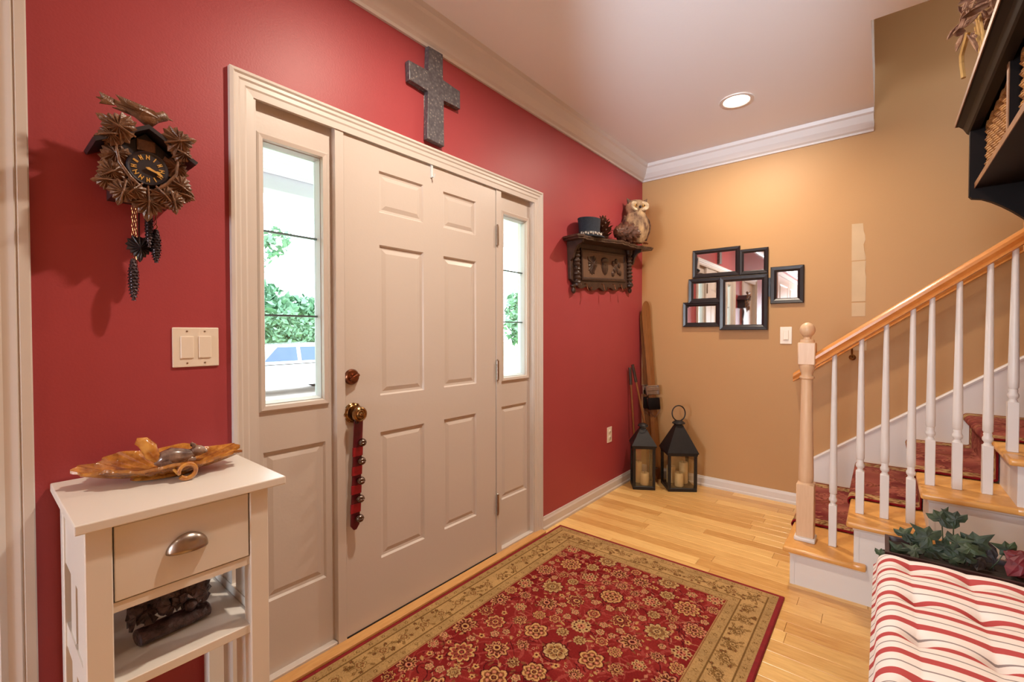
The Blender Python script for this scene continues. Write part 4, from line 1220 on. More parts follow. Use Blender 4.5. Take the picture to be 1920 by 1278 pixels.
b = MB(); b.leaf([(0, -0.008), (0, 0.008), (-0.03, 0.016), (-0.026, 0.004), (-0.036, 0.0), (-0.026, -0.004), (-0.03, -0.014)], 0.003, 0.002, T(bp0 + Vector((-0.07, 0, 0.018))) @ RX(PI / 2)); b.build('tail', M['clockwood'], bird)
# chains, pine-cone weights, pendulum
def chain(x, y, z0, z1, name='chain'):
    b = MB(); n = max(2, int((z0 - z1) / 0.011))
    for i in range(n):
        z = z0 + (z1 - z0) * (i + .5) / n; a = PI / 2 * (i % 2)
        b.tube([(x + 0.0022 * math.cos(t) * math.cos(a), y + 0.0022 * math.cos(t) * math.sin(a), z + 0.0068 * math.sin(t)) for t in [k * PI / 4 for k in range(8)]], 0.0007, 4, loop=True)
    return b.build(name, M['brass'], ck)
def weight(x, y, ztop, L, R, m_):
    b = MB(); cone_scales(b, T((x, y, ztop)) @ RX(PI), L, R, 13, 8, 0.35, lambda t: min(1.0, 0.55 + 1.6 * t) * (1.0 if t < .5 else max(0.25, 1.0 - ((t - .5) / .5) ** 2.2 * .72)))
    w_ = b.build('pine_cone_weight', m_, ck, True)
    b = MB(); b.tube([(x, y, ztop), (x + .004, y, ztop + .008), (x, y, ztop + .016), (x - .004, y, ztop + .009)], 0.0013, 6); b.build('hook', M['brass'], w_)
M['weight'] = mat('cast_iron_cone', srgb(92, 78, 82), 0.3, metal=0.7, var=0.3, vscale=80)
weight(-0.664, -0.056, 1.455, 0.113, 0.0125, M['weight']); chain(-0.664, -0.056, 1.625, 1.471)
weight(-0.632, -0.075, 1.596, 0.105, 0.0105, M['weight']); chain(-0.632, -0.075, 1.630, 1.610)
weight(-0.616, -0.070, 1.542, 0.092, 0.0125, M['weight']); chain(-0.616, -0.070, 1.620, 1.557)
b = MB(); b.box(-0.6515, -0.6485, -0.056, -0.052, 1.50, 1.615); pend = b.build('pendulum_rod', M['clockblue'], ck)
b = MB(); b.leaf([(p * 0.055, (q - .4) * 0.065) for p, q in MAPLE], 0.004, 0.006, T((-0.650, -0.060, 1.488)) @ RX(PI / 2) @ RZ(PI)); b.build('pendulum_leaf', M['clockblue'], pend)
chain(-0.658, -0.06, 1.612, 1.44)

# ------------------------------------------------------------------ carved wall shelf (hung slightly askew)
SH_T = 0.07
sh = thing('carved_wall_shelf', 'dark carved wooden wall shelf with scalloped apron on the red wall', 'shelf', (2.12, 0, 1.75), (0, -SH_T, 0), local=True)
front = []
for i in range(41):
    t = -1 + 2 * i / 40
    front.append(((0.665 if t > 0 else 0.57) * t, -(0.148 + 0.030 * math.cos(PI * t * 1.5) * (1 - abs(t)) + 0.006 * math.cos(9 * PI * t))))
b = MB()
outl = [(-0.53, -0.002)] + [(-0.555, -0.06)] + front + [(0.64, -0.06), (0.60, -0.002)]
for z0, z1, k in ((0.165, 0.178, 1.0), (0.152, 0.165, 0.975)):
    A = [Vector((x_ * k, y_ * k if y_ < -.01 else y_, z0)) for x_, y_ in outl]; Bq = [Vector((x_ * k, y_ * k if y_ < -.01 else y_, z1)) for x_, y_ in outl]
    b.loft([A, Bq])
b.build('shelf_board', M['darkwood'], sh)
b = MB()
scal = [(0.48, -0.10)]
for i in range(48, -1, -1):
    t = i / 48
    scal.append((-0.44 + 0.88 * t, -0.125 - 0.030 * abs(math.sin(5 * PI * t)) - 0.028 * math.sin(PI * t)))
poly = [(-0.48, 0.153), (0.48, 0.153)] + scal + [(-0.48, -0.10)]
b.prism(poly, -0.024, -0.001, bev=0.003); b.build('back_plate', M['darkwood'], sh)
b = MB()
rg = []
for cx_, cz_, dx, dz in ((-0.335, -0.095, 1, 1), (0.335, -0.095, -1, 1), (0.335, 0.105, -1, -1), (-0.335, 0.105, 1, -1)):
    rg.append([Vector((cx_ + dx * i, y, cz_ + dz * i)) for i, y in ((-0.012, -0.022), (-0.012, -0.034), (0.0, -0.038), (0.010, -0.030), (0.012, -0.022))])
b.loft(rg, loop=True); b.build('panel_moulding', M['darkwood'], sh)
M['panelw'] = mat('panel_wood', srgb(112, 84, 66), 0.5, var=0.2, vscale=14)
b = MB(); b.box(-0.33, 0.33, -0.028, -0.022, -0.09, 0.10); pn = b.build('panel', M['panelw'], sh)
b = MB(); b.leaf([(p * .13, (q - .4) * .13) for p, q in MAPLE], 0.004, 0.008, T((-0.19, -0.031, 0.01)) @ RX(PI / 2) @ RZ(0.9)); b.build('leaf_carving', M['darkwood'], pn)
b = MB(); b.ball((0.0, -0.030, 0.0), 0.050, 0.012, 0.062); b.ball((0, -0.032, 0.045), 0.054, 0.013, 0.026); b.build('acorn_carving', M['darkwood'], pn, True)
b = MB()
for i, (dx, dz) in enumerate(((-.05, .03), (0, .05), (.05, .02), (-.03, -.02), (.03, -.03), (0, 0), (.06, -.04), (-.06, -.05))): b.ball((0.19 + dx, -0.031, dz), 0.024, 0.008, 0.022)
b.build('cluster_carving', M['darkwood'], pn, True)
for s_ in (-1, 1):
    b = MB(); pf = []
    for i in range(40): pf.append((0.022 + 0.006 * math.sin(i * 1.35), -0.13 + 0.25 * i / 39))
    b.lathe([(0.03, -0.145), (0.03, -0.13)] + pf + [(0.03, 0.122), (0.032, 0.150)], T((s_ * 0.415, -0.034, 0)), 14); b.build('turned_column', M['darkwood'], sh, True)
    b = MB(); b.loft([[Vector((s_ * 0.47 + dx, y_, z_)) for y_, z_ in ((-0.022, 0.152), (-0.125, 0.152), (-0.120, 0.135), (-0.085, 0.120), (-0.060, 0.085), (-0.045, 0.04), (-0.022, 0.02))] for dx in (-0.012, 0.012)]); b.build('bracket', M['darkwood'], sh)
    b = MB(); b.lathe([(0.004, -0.20), (0.014, -0.19), (0.017, -0.175), (0.010, -0.16), (0.022, -0.148), (0.022, -0.14)], T((s_ * 0.445, -0.02, 0)), 12); b.build('drop_finial', M['darkwood'], sh, True)
for xk in (-0.30, -0.05, 0.13, 0.25):
    b = MB(); b.tube([(xk, -0.024, -0.13), (xk, -0.04, -0.135), (xk, -0.045, -0.16), (xk, -0.055, -0.185), (xk, -0.072, -0.18), (xk, -0.076, -0.165)], 0.004, 8); b.ball((xk, -0.076, -0.163), 0.007, sub=1); b.build('coat_hook', M['bronze'], sh, True)
shz = lambda x: 1.75 + 0.178 + (x - 2.12) * math.tan(SH_T) + 0.0015

# small felt hat
ht = thing('felt_hat', 'small dark felt top hat with white blossom band on the carved shelf', 'hat', (1.80, -0.082, shz(1.80)), (0, -SH_T, 0), local=True)
b = MB(); b.lathe([(0.0, 0.002), (0.142, 0.0), (0.144, 0.004), (0.142, 0.008), (0.106, 0.009), (0.105, 0.014), (0.100, 0.06), (0.108, 0.118), (0.110, 0.128), (0.106, 0.131), (0.02, 0.127), (0.0, 0.127)], None, 36, 1.0, 0.60); b.build('hat_body', M['hat'], ht, True)
b = MB(); b.lathe([(0.1065, 0.012), (0.108, 0.014), (0.1055, 0.034), (0.103, 0.036)], None, 36, 1.0, 0.61); hb = b.build('hat_band', M['ivydk'], ht, True)
for k in range(16):
    a = -PI + k * PI / 15
    b = MB(); c_ = Vector((0.109 * math.cos(a), 0.068 * math.sin(a), 0.022 + 0.003 * (-1) ** k))
    for q in range(5): b.ball(c_ + Vector((0.006 * math.cos(q * 1.257), 0, 0.005 * math.sin(q * 1.257))), 0.0042, sub=1)
    b.build('blossom', M['blossom'], hb, True)
# pine cones on the shelf
b = MB(); cone_scales(b, Matrix.Identity(4), 0.175, 0.054, 7, 7, 1.9); o = b.build('pine_cone', M['cone'])
o.location = (2.015, -0.068, shz(2.015)); tag(o, 'pine cone standing upright between the felt hat and the owl', 'pine cone', 'pine cones on the carved shelf')
b = MB(); cone_scales(b, Matrix.Identity(4), 0.27, 0.060, 8, 7, 1.9); o = b.build('pine_cone', M['cone'])
o.location = (2.125, -0.112, shz(2.125) + 0.074); o.rotation_euler = (0, math.radians(86) , math.radians(-12)); tag(o, 'long pine cone lying on its side in front of the owl', 'pine cone', 'pine cones on the carved shelf')

# owl
ow = thing('owl_figure', 'brown and cream feathered owl figure on the end of the carved shelf', 'figurine', (2.535, -0.092, shz(2.535)), (0, 0, math.radians(-42)), local=True)
M['owl'] = mat('owl_feathers', srgb(196, 164, 124), 0.8, col2=srgb(92, 64, 50), vscale=24, bump=0.5, bscale=60, stretch=(1, 1, .55))
M['owldk'] = mat('owl_wing', srgb(140, 104, 80), 0.8, col2=srgb(66, 46, 42), vscale=30, bump=0.5, bscale=60)
M['owlface'] = mat('owl_face', srgb(224, 206, 172), 0.8, col2=srgb(150, 120, 90), vscale=40)
b = MB()
ow.scale = (1.22, 1.22, 1.06)
pf = [(0.020, 0.018), (0.045, 0.022), (0.070, 0.06), (0.083, 0.11), (0.086, 0.15), (0.080, 0.20), (0.066, 0.235), (0.060, 0.25), (0.066, 0.27), (0.072, 0.295), (0.066, 0.325), (0.046, 0.345), (0.012, 0.35)]
b.lathe(pf, None, 28, 1.0, 0.86)
body = b.build('body', M['owl'], ow, True)
for s_ in (-1, 1):
    b = MB(); b.loft([[Vector((s_ * (0.070 + 0.018 * math.sin(PI * t)) + 0.004 * math.cos(k * PI / 4), 0.012 + w_ * math.cos(k * PI / 4), 0.235 - 0.19 * t)) + Vector((s_ * 0.012 * math.sin(k * PI / 4), 0, 0)) for k in range(8)] for t, w_ in ((0, .012), (.2, .045), (.45, .055), (.7, .042), (.9, .02), (1, .005))]); b.build('wing', M['owldk'], ow, True)
    b = MB(); b.lathe([(0.020, 0.0), (0.012, 0.022), (0.0, 0.045)], T((s_ * 0.048, -0.012, 0.325)) @ RY(s_ * 0.55), 10); b.build('ear_tuft', M['owldk'], ow, True)
    b = MB(); b.lathe([(0.036, 0), (0.036, 0.004), (0.030, 0.010), (0.016, 0.006)], T((s_ * 0.029, -0.050, 0.292)) @ RX(PI / 2) @ RY(s_ * -0.25), 20); fd = b.build('face_disc', M['owlface'], ow, True)
    b = MB(); b.ball((s_ * 0.027, -0.060, 0.294), 0.011); b.build('eye', M['gold'], fd, True)
    b = MB(); b.ball((s_ * 0.027, -0.069, 0.294), 0.0055); b.build('pupil', M['darkgap'], fd, True)
    b = MB()
    for q in (-1, 0, 1): b.tube([(s_ * 0.034, -0.035, 0.022), (s_ * 0.034 + q * 0.010, -0.062, 0.012), (s_ * 0.034 + q * 0.013, -0.076, 0.003)], 0.005, 6)
    b.build('foot', M['bronze'], ow, True)
b = MB(); b.lathe([(0.010, 0), (0.007, 0.012), (0.0, 0.024)], T((0, -0.062, 0.284)) @ RX(PI * .72), 10); b.build('beak', M['darkgap'], ow, True)
b = MB(); b.loft([[Vector((w_ * c_, 0.055 + 0.02 * t, 0.10 - 0.10 * t + d_)) for c_, d_ in ((-1, 0), (1, 0), (1, .01), (-1, .01))] for t, w_ in ((0, .03), (.5, .034), (.97, .026))]); b.build('tail', M['owldk'], ow)

# ------------------------------------------------------------------ skis and poles in the corner
def ski(bot, top, label, width=0.078):
    bot, top = Vector(bot), Vector(top)
    r = thing('wooden_ski', label, 'ski', bot, group='old wooden skis')
    ax = (top - bot).normalized(); L_ = (top - bot).length
    wd = Vector((0.62, -0.78, 0)); wd = (wd - ax * wd.dot(ax)).normalized(); nm = ax.cross(wd)
    if nm.y > 0: nm = -nm
    b = MB(); rings = []
    for t in [i_ / 28 for i_ in range(27)] + [.94, .95, .96, .97, .978, .985, .99, .994, .997, 1.0]:
        w = width / 2 * (1.0 - 0.22 * math.sin(PI * t)) * (1 if t < .93 else max(.06, math.sqrt(max(0, 1 - ((t - .93) / .07) ** 2))))
        curl = 0.0 if t < 0.86 else ((t - .86) / .14) ** 2 * 0.028
        th = 0.006 + 0.008 * math.sin(PI * min(1, t * 1.02))
        c_ = bot + ax * (L_ * t) + nm * curl
        rings.append([c_ - wd * w - nm * th * .5, c_ + wd * w - nm * th * .5, c_ + wd * w + nm * th * .4, c_ + nm * th * .7, c_ - wd * w + nm * th * .4])
    b.loft(rings); b.build('ski_blade', M['ski'], r)
    c_ = bot + ax * 0.70
    B3 = Matrix(((wd.x, nm.x, ax.x, c_.x), (wd.y, nm.y, ax.y, c_.y), (wd.z, nm.z, ax.z, c_.z), (0, 0, 0, 1)))
    b = MB()
    b.box(-0.052, 0.052, 0.008, 0.014, 0.02, 0.10, B3, 0.003); b.box(-0.056, -0.046, 0.008, 0.045, 0.02, 0.10, B3, 0.002); b.box(0.046, 0.056, 0.008, 0.045, 0.02, 0.10, B3, 0.002); b.box(-0.05, 0.05, 0.034, 0.046, 0.055, 0.085, B3, 0.003)
    b.build('toe_iron', M['steel'], r)
    b = MB(); b.box(-0.050, 0.050, 0.010, 0.050, -0.105, -0.005, B3, 0.008, 2); b.build('leather_binding', M['leatherdk'] if False else M['black'], r, True)
    b = MB(); b.tube([B3 @ Vector(p) for p in ((-0.05, 0.03, 0.0), (-0.045, 0.035, -0.12), (0.0, 0.04, -0.17), (0.045, 0.035, -0.12), (0.05, 0.03, 0.0))], 0.004, 6); b.build('heel_cable', M['steel'], r, True)
    return r
ski((2.785, -0.190, 0.0), (2.812, -0.052, 1.525), 'varnished wooden ski standing tallest in the corner behind the lanterns')
ski((2.815, -0.120, 0.0), (2.842, -0.026, 1.470), 'varnished wooden ski tucked closest into the corner behind its pair')
def pole(bot, top, label):
    bot, top = Vector(bot), Vector(top)
    r = thing('ski_pole', label, 'ski pole', bot, group='bamboo ski poles')
    b = MB(); b.tube([bot, bot.lerp(top, .5), top], 0.008, 8); b.build('shaft', M['newel'] if False else M['ski'], r, True)
    b = MB(); b.tube([bot.lerp(top, .86), bot.lerp(top, 1.01)], 0.013, 10); b.build('grip', M['darkwood'], r, True)
    c_ = bot.lerp(top, .12); b = MB(); b.tube([c_ + Vector((0.03 * math.cos(a), 0.03 * math.sin(a), 0)) for a in [k * PI / 8 for k in range(16)]], 0.004, 6, loop=True)
    b.tube([c_ - Vector((.03, 0, 0)), c_ + Vector((.03, 0, 0))], 0.003, 5); b.tube([c_ - Vector((0, .03, 0)), c_ + Vector((0, .03, 0))], 0.003, 5); b.build('basket', M['darkwood'], r, True)
pole((2.712, -0.205, 0.0), (2.585, -0.045, 0.975), 'bamboo ski pole leaning nearest the red wall')
pole((2.618, -0.072, 0.0), (2.572, -0.026, 0.950), 'bamboo ski pole hidden behind the small lantern')

# ------------------------------------------------------------------ lanterns and candles
def lantern(c, ang, w, hb, hr, label, ring):
    r = thing('candle_lantern', label, 'lantern', (c[0], c[1], 0), (0, 0, ang), group='black metal lanterns', local=True)
    q = w / 2; p = 0.010
    b = MB(); b.box(-q, q, -q, q, 0.0, 0.028, bev=0.003); b.build('base', M['iron'], r)
    for sx in (-1, 1):
        for sy in (-1, 1):
            b = MB(); b.box(sx * q, sx * (q - 2 * p), sy * q, sy * (q - 2 * p), 0.028, hb - 0.016); b.build('corner_post', M['iron'], r)
    b = MB(); b.box(-q - .004, q + .004, -q - .004, q + .004, hb - 0.018, hb, bev=0.002); b.build('top_frame', M['iron'], r)
    t = q * 0.26
    b = MB(); ringf = lambda s_, z: [Vector((-s_, -s_, z)), Vector((s_, -s_, z)), Vector((s_, s_, z)), Vector((-s_, s_, z))]
    b.loft([ringf(q + .010, hb - .001), ringf(q + .010, hb + .008), ringf(t, hb + hr), ringf(t, hb + hr + .004)]); b.build('roof', M['iron'], r)
    b = MB(); b.loft([ringf(t * .8, hb + hr), ringf(t * .8, hb + hr + .016)]); b.lathe([(t * 1.7, hb + hr + .014), (t * 1.75, hb + hr + .020), (t * 1.2, hb + hr + .034), (t * .3, hb + hr + .040)], None, 20); b.build('chimney_cap', M['iron'], r, True)
    zc = hb + hr + 0.034
    b = MB()
    if ring:
        pts_ = [(0.052 * math.sin(a) * 1.0, 0.0, zc + 0.062 - 0.062 * math.cos(a)) for a in [0.25 + k * (2 * PI - .5) / 24 for k in range(25)]]
        b.tube(pts_, 0.0048, 8)
    else:
        pts_ = [(0.034 * math.cos(a), -0.03 - 0.030 * math.sin(a), zc - 0.008 - 0.012 * math.sin(a)) for a in [k * PI / 12 - .2 for k in range(15)]]
        b.tube(pts_, 0.0042, 8)
    b.build('handle', M['iron'], r, True)
    for k in range(4):
        b = MB(); b.box(-q + .02, q - .02, -q + .008, -q + .011, 0.029, hb - .019, RZ(k * PI / 2)); b.build('glass_pane', M['lglass'], r)
    return r
LB = (2.690, -0.392); AB = -0.936
lantern(LB, AB, 0.222, 0.300, 0.205, 'larger black metal lantern with ring handle in the corner', True)
LS = (2.525, -0.160); AS = -1.016
lantern(LS, AS, 0.172, 0.345, 0.135, 'smaller black metal lantern standing against the red wall', False)
def candle(c, ang, dx, dy, R_, h, label):
    x_ = c[0] + dx * math.cos(ang) - dy * math.sin(ang); y_ = c[1] + dx * math.sin(ang) + dy * math.cos(ang)
    r = thing('pillar_candle', label, 'candle', (x_, y_, 0.0285), group='cream pillar candles', local=True)
    b = MB(); b.lathe([(R_ * .97, 0), (R_, .003), (R_, h - .004), (R_ * .94, h), (R_ * .75, h - .003), (R_ * .3, h - .007), (0, h - .007)], None, 24); b.build('wax', M['candle'], r, True)
    b = MB(); b.tube([(0, 0, h - .008), (.001, 0, h + .004), (.003, 0, h + .009)], 0.0012, 6); b.build('wick', M['darkgap'], r)
candle(LB, AB, -0.008, -0.045, 0.034, 0.105, 'short cream candle at the front of the larger lantern')
candle(LB, AB, 0.050, 0.030, 0.034, 0.170, 'tall cream candle at the right of the larger lantern')
candle(LB, AB, -0.048, 0.040, 0.034, 0.135, 'cream candle at the back left of the larger lantern')
candle(LS, AS, 0.012, -0.030, 0.033, 0.095, 'short cream candle at the front of the smaller lantern')
candle(LS, AS, -0.030, 0.030, 0.031, 0.165, 'tall cream candle at the back of the smaller lantern')

# ------------------------------------------------------------------ mirror collage on the tan wall
mc = thing('mirror_collage', 'cluster of six overlapping dark-framed mirrors on the tan wall', 'mirror', (X1, -0.8, 1.27))
MIR = [(-0.442, -0.799, 1.697, 1.924, 0.0, 0.034, 0.0), (-0.797, -0.993, 1.695, 1.890, 0.006, 0.030, 0.0), (-1.008, -1.219, 1.465, 1.737, 0.0, 0.040, 0.0),
       (-0.413, -0.668, 1.490, 1.692, 0.010, 0.040, 0.0), (-0.658, -0.995, 1.271, 1.690, 0.018, 0.042, 0.0), (-0.367, -0.660, 1.298, 1.502, 0.004, 0.036, 0.0)]
for ya, yb, z0, z1, off, w, tl in MIR:
    xb = X1 - 0.001 - off
    b = MB(); rg = []
    for cy_, cz_, dy, dz in ((ya, z0, -1, 1), (yb, z0, 1, 1), (yb, z1, 1, -1), (ya, z1, -1, -1)):
        rg.append([Vector((xb - d, cy_ + dy * i, cz_ + dz * i)) for i, d in ((0, 0), (0, 0.014), (0.004, 0.019), (w * .6, 0.016), (w * .85, 0.010), (w, 0.008), (w, 0.0))])
    b.loft(rg, loop=True); fr = b.build('mirror_frame', M['frame'], mc)
    b = MB(); b.box(xb - 0.007, xb - 0.002, yb + w - .002, ya - w + .002, z0 + w - .002, z1 - w + .002); b.build('mirror_glass', M['mirror'], fr)
b = MB(); b.box(X1 - 0.012, X1 - 0.001, -1.02, -0.98, 1.52, 1.66); b.build('link_bar', M['frame'], mc)

# bare primer patches on the tan wall
for i, poly in enumerate(([(-1.488, 1.985), (-1.548, 1.982), (-1.552, 1.93), (-1.560, 1.90), (-1.562, 1.87), (-1.552, 1.84), (-1.556, 1.80), (-1.564, 1.76), (-1.564, 1.737), (-1.489, 1.737)],
                          [(-1.490, 1.731), (-1.566, 1.731), (-1.562, 1.66), (-1.568, 1.62), (-1.566, 1.46), (-1.492, 1.46)], [(-1.492, 1.452), (-1.566, 1.452), (-1.566, 1.36), (-1.493, 1.36)],
                          [(-1.498, 1.25), (-1.575, 1.25), (-1.575, 1.13), (-1.498, 1.13)])):
    b = MB(); b.loft([[Vector((X1 - d, y_, z_)) for y_, z_ in poly] for d in (0.0004, 0.0018)])
    b.build('primer_patch', M['patch'], wall_right)

# ------------------------------------------------------------------ coat shelf with cubbies over the bench
XE1, XE0 = 0.950, -0.300
cs = thing('coat_shelf', 'black wall coat shelf with basket cubbies above the bench', 'shelf', (0.33, YW, 1.42))
b = MB(); b.box(XE0 - .03, XE1 + .025, YW + .001, -1.822, 1.874, 1.888, bev=0.002); b.build('top_board', M['black'], cs)
b = MB(); b.loft([[Vector((x_, y_, z_)) for y_, z_ in ((-1.850, 1.842), (-1.846, 1.846), (-1.838, 1.862), (-1.826, 1.874), (-1.87, 1.874), (-1.87, 1.842))] for x_ in (XE0 - .01, XE1 + .014)]); b.build('cornice', M['black'], cs)
M['edge'] = mat('brown_lit_edge', srgb(150, 106, 72), 0.4, var=0.3, vscale=30)  # brown shelf edges, and painted light along the top board
b = MB(); b.box(XE0 - .03, XE1 + .025, -1.8225, -1.8205, 1.874, 1.888); b.build('pale_edge', M['edge'], cs)  # pale strip paints the light caught by the top board's front edge
for x0, x1 in ((XE1 - 0.02, XE1), (XE0, XE0 + 0.02)):
    cv = [(-1.850, 1.874), (-1.850, 1.652), (-1.856, 1.644)]
    for i in range(1, 13):
        t = i / 12; cv.append((-1.857 - 0.242 * t, 1.645 - 2.31 * (0.242 * t) ** 1.51))
    b = MB(); b.loft([[Vector((x_, y_, z_)) for y_, z_ in cv + [(YW + .001, 1.874)]] for x_ in (x0, x1)]); b.build('end_panel', M['black'], cs)
b = MB(); b.box(XE0 + .02, XE1 - .02, YW + .001, -1.862, 1.672, 1.688); sb_ = b.build('shelf_board', M['black'], cs)
b = MB(); b.box(XE0 + .02, XE1 - .02, -1.8625, -1.8605, 1.672, 1.688); b.build('pale_edge', M['edge'], sb_)
b = MB(); b.box(XE0 + .02, XE1 - .02, YW + .001, YW + .012, 1.46, 1.874); b.build('back_panel', M['black'], cs)
for xd in (0.510, 0.090):
    b = MB(); b.box(xd - .009, xd + .009, YW + .012, -1.866, 1.688, 1.874); dv = b.build('divider', M['black'], cs)
    b = MB(); b.box(xd - .009, xd + .009, -1.8665, -1.864, 1.688, 1.874); b.build('pale_edge', M['edge'], dv)
def basket(x0, x1, label):
    y0, y1, z0, z1 = -2.075, -1.885, 1.689, 1.838
    r = thing('wicker_basket', label, 'basket', ((x0 + x1) / 2, (y0 + y1) / 2, z0), group='wicker baskets in the coat shelf')
    per = [(x0, y0), (x1, y0), (x1, y1), (x0, y1)]
    path = []
    for i in range(4):
        a, c_ = per[i], per[(i + 1) % 4]; L_ = math.hypot(c_[0] - a[0], c_[1] - a[1]); n = int(L_ / 0.011)
        nx, ny = (c_[1] - a[1]) / L_, -(c_[0] - a[0]) / L_
        for k in range(n): path.append((a[0] + (c_[0] - a[0]) * k / n, a[1] + (c_[1] - a[1]) * k / n, nx, ny))
    b = MB(); rows_ = 13
    for j in range(rows_):
        z = z0 + 0.006 + (z1 - z0 - 0.012) * j / (rows_ - 1)
        b.tube([(p[0] + p[2] * 0.0042 * math.sin(PI * k / 2 + PI * j), p[1] + p[3] * 0.0042 * math.sin(PI * k / 2 + PI * j), z) for k, p in enumerate(path)], 0.0056, 5, loop=True)
    b.build('woven_wall', M['wicker'], r, True)
    b = MB()
    for k, p in enumerate(path):
        if k % 2 == 1: b.tube([(p[0], p[1], z0 + .002), (p[0], p[1], z1)], 0.003, 4)
    b.build('upright_stakes', M['wicker'], r)
    b = MB(); b.tube([(p[0], p[1], z1 + 0.004 * math.sin(k)) for k, p in enumerate(path)], 0.0085, 6, loop=True); b.build('rim', M['wicker'], r, True)
    b = MB(); b.box(x0 + .006, x1 - .006, y0 + .006, y1 - .006, z0, z0 + .006); b.build('bottom', M['wicker'], r)
basket(0.535, 0.905, 'wicker basket in the coat shelf cubby nearest the stairs')
basket(0.115, 0.485, 'wicker basket in the coat shelf cubby left of the divider')
df = thing('dried_flower_bunch', 'brown dried flower bunch lying on top of the coat shelf', 'dried flowers', (0.80, -1.88, 1.89))
fr_ = random.Random(8)
PET = [(0, 0), (.28, .25), (.34, .6), (.15, .9), (0, 1), (-.15, .9), (-.34, .6), (-.28, .25)]
for k in range(170):
    p = Vector((0.80 + fr_.uniform(-.16, .16), -1.845 + fr_.uniform(-.085, .03), 2.125 + fr_.uniform(-.07, .16)))
    b = MB(); s_ = fr_.uniform(.028, .050); b.leaf([(x_ * s_ * .6, y_ * s_ * 1.2) for x_, y_ in PET], 0.002, 0.006, T(p) @ Euler((fr_.uniform(-1.5, 1.5), fr_.uniform(-1.5, 1.5), fr_.uniform(0, 6.2))).to_matrix().to_4x4())
    b.build('dried_petal', M['dry'], df)
for k in range(7):
    b = MB(); x_ = 0.82 + 0.012 * k - .03
    b.tube([(x_ - .1, -1.90, 1.893), (x_ - .02, -1.87, 1.93), (x_, -1.85, 2.11 + .01 * (k % 3))], 0.003, 5); b.build('stem', M['drystem'], df)
b = MB(); b.tube([(0.86, -1.835, 2.10), (0.885, -1.825, 2.05), (0.89, -1.826, 2.03), (0.885, -1.83, 1.985)], 0.006, 6); b.build('raffia_tail', M['drystem'], df)

# ------------------------------------------------------------------ bench, cushion, planter
bn = thing('hall_bench', 'dark wooden hall bench under the striped cushion', 'bench', (0.45, -1.87, 0))
b = MB(); b.box(-0.36, 1.27, YW + .012, -1.662, 0.392, 0.418, bev=0.004); b.build('bench_top', M['black'], bn)
for x0, y0 in ((-0.34, -1.72), (1.20, -1.72), (-0.34, YW + .02), (1.20, YW + .02)):
    b = MB(); b.box(x0, x0 + .05, y0, y0 + .05, 0, 0.392, bev=0.003); b.build('leg', M['black'], bn)
for y0 in (-1.712, YW + .03):
    b = MB(); b.box(-0.29, 1.20, y0, y0 + .02, 0.31, 0.392); b.build('apron', M['black'], bn)
for x0 in (-0.325, 1.215):
    b = MB(); b.box(x0, x0 + .02, YW + .07, -1.72, 0.31, 0.392); b.build('side_apron', M['black'], bn)
b = MB(); b.box(-0.32, 1.23, -2.05, -1.70, 0.10, 0.118); b.build('lower_shelf', M['black'], bn)

CX0, CX1, CY0, CY1 = -0.33, 1.035, -2.075, -1.648
tuf = [(0.930 - 0.2085 * k, y_) for k in range(7) for y_ in (-1.733, -1.866, -1.998)]
nu, nv = 280, 92
us = np.linspace(0, 1, nu); vs = np.linspace(0, 1, nv)
Ug, Vg = np.meshgrid(us, vs, indexing='ij')
Xg = CX0 + (CX1 - CX0) * Ug; Yg = CY0 + (CY1 - CY0) * Vg
ex = np.minimum(Xg - CX0, CX1 - Xg); ey = np.minimum(Yg - CY0, CY1 - Yg)
rnd = lambda e: np.sqrt(np.clip(1 - (1 - np.clip(e / 0.05, 0, 1)) ** 2, 0, 1))
Zg = 0.452 + 0.050 * np.minimum(rnd(ex), rnd(ey))
for tx, ty in tuf:
    d2 = ((Xg - tx) ** 2 + (Yg - ty) ** 2)
    Zg -= 0.032 * np.exp(-np.sqrt(d2) / 0.017)
    # pulled creases towards the neighbouring tufts
    ca = np.exp(-np.abs(Xg - tx) / 0.010) * np.exp(-((Yg - ty) / 0.045) ** 2); Zg -= 0.009 * ca
    cb = np.exp(-np.abs(Yg - ty) / 0.010) * np.exp(-((Xg - tx) / 0.06) ** 2); Zg -= 0.005 * cb
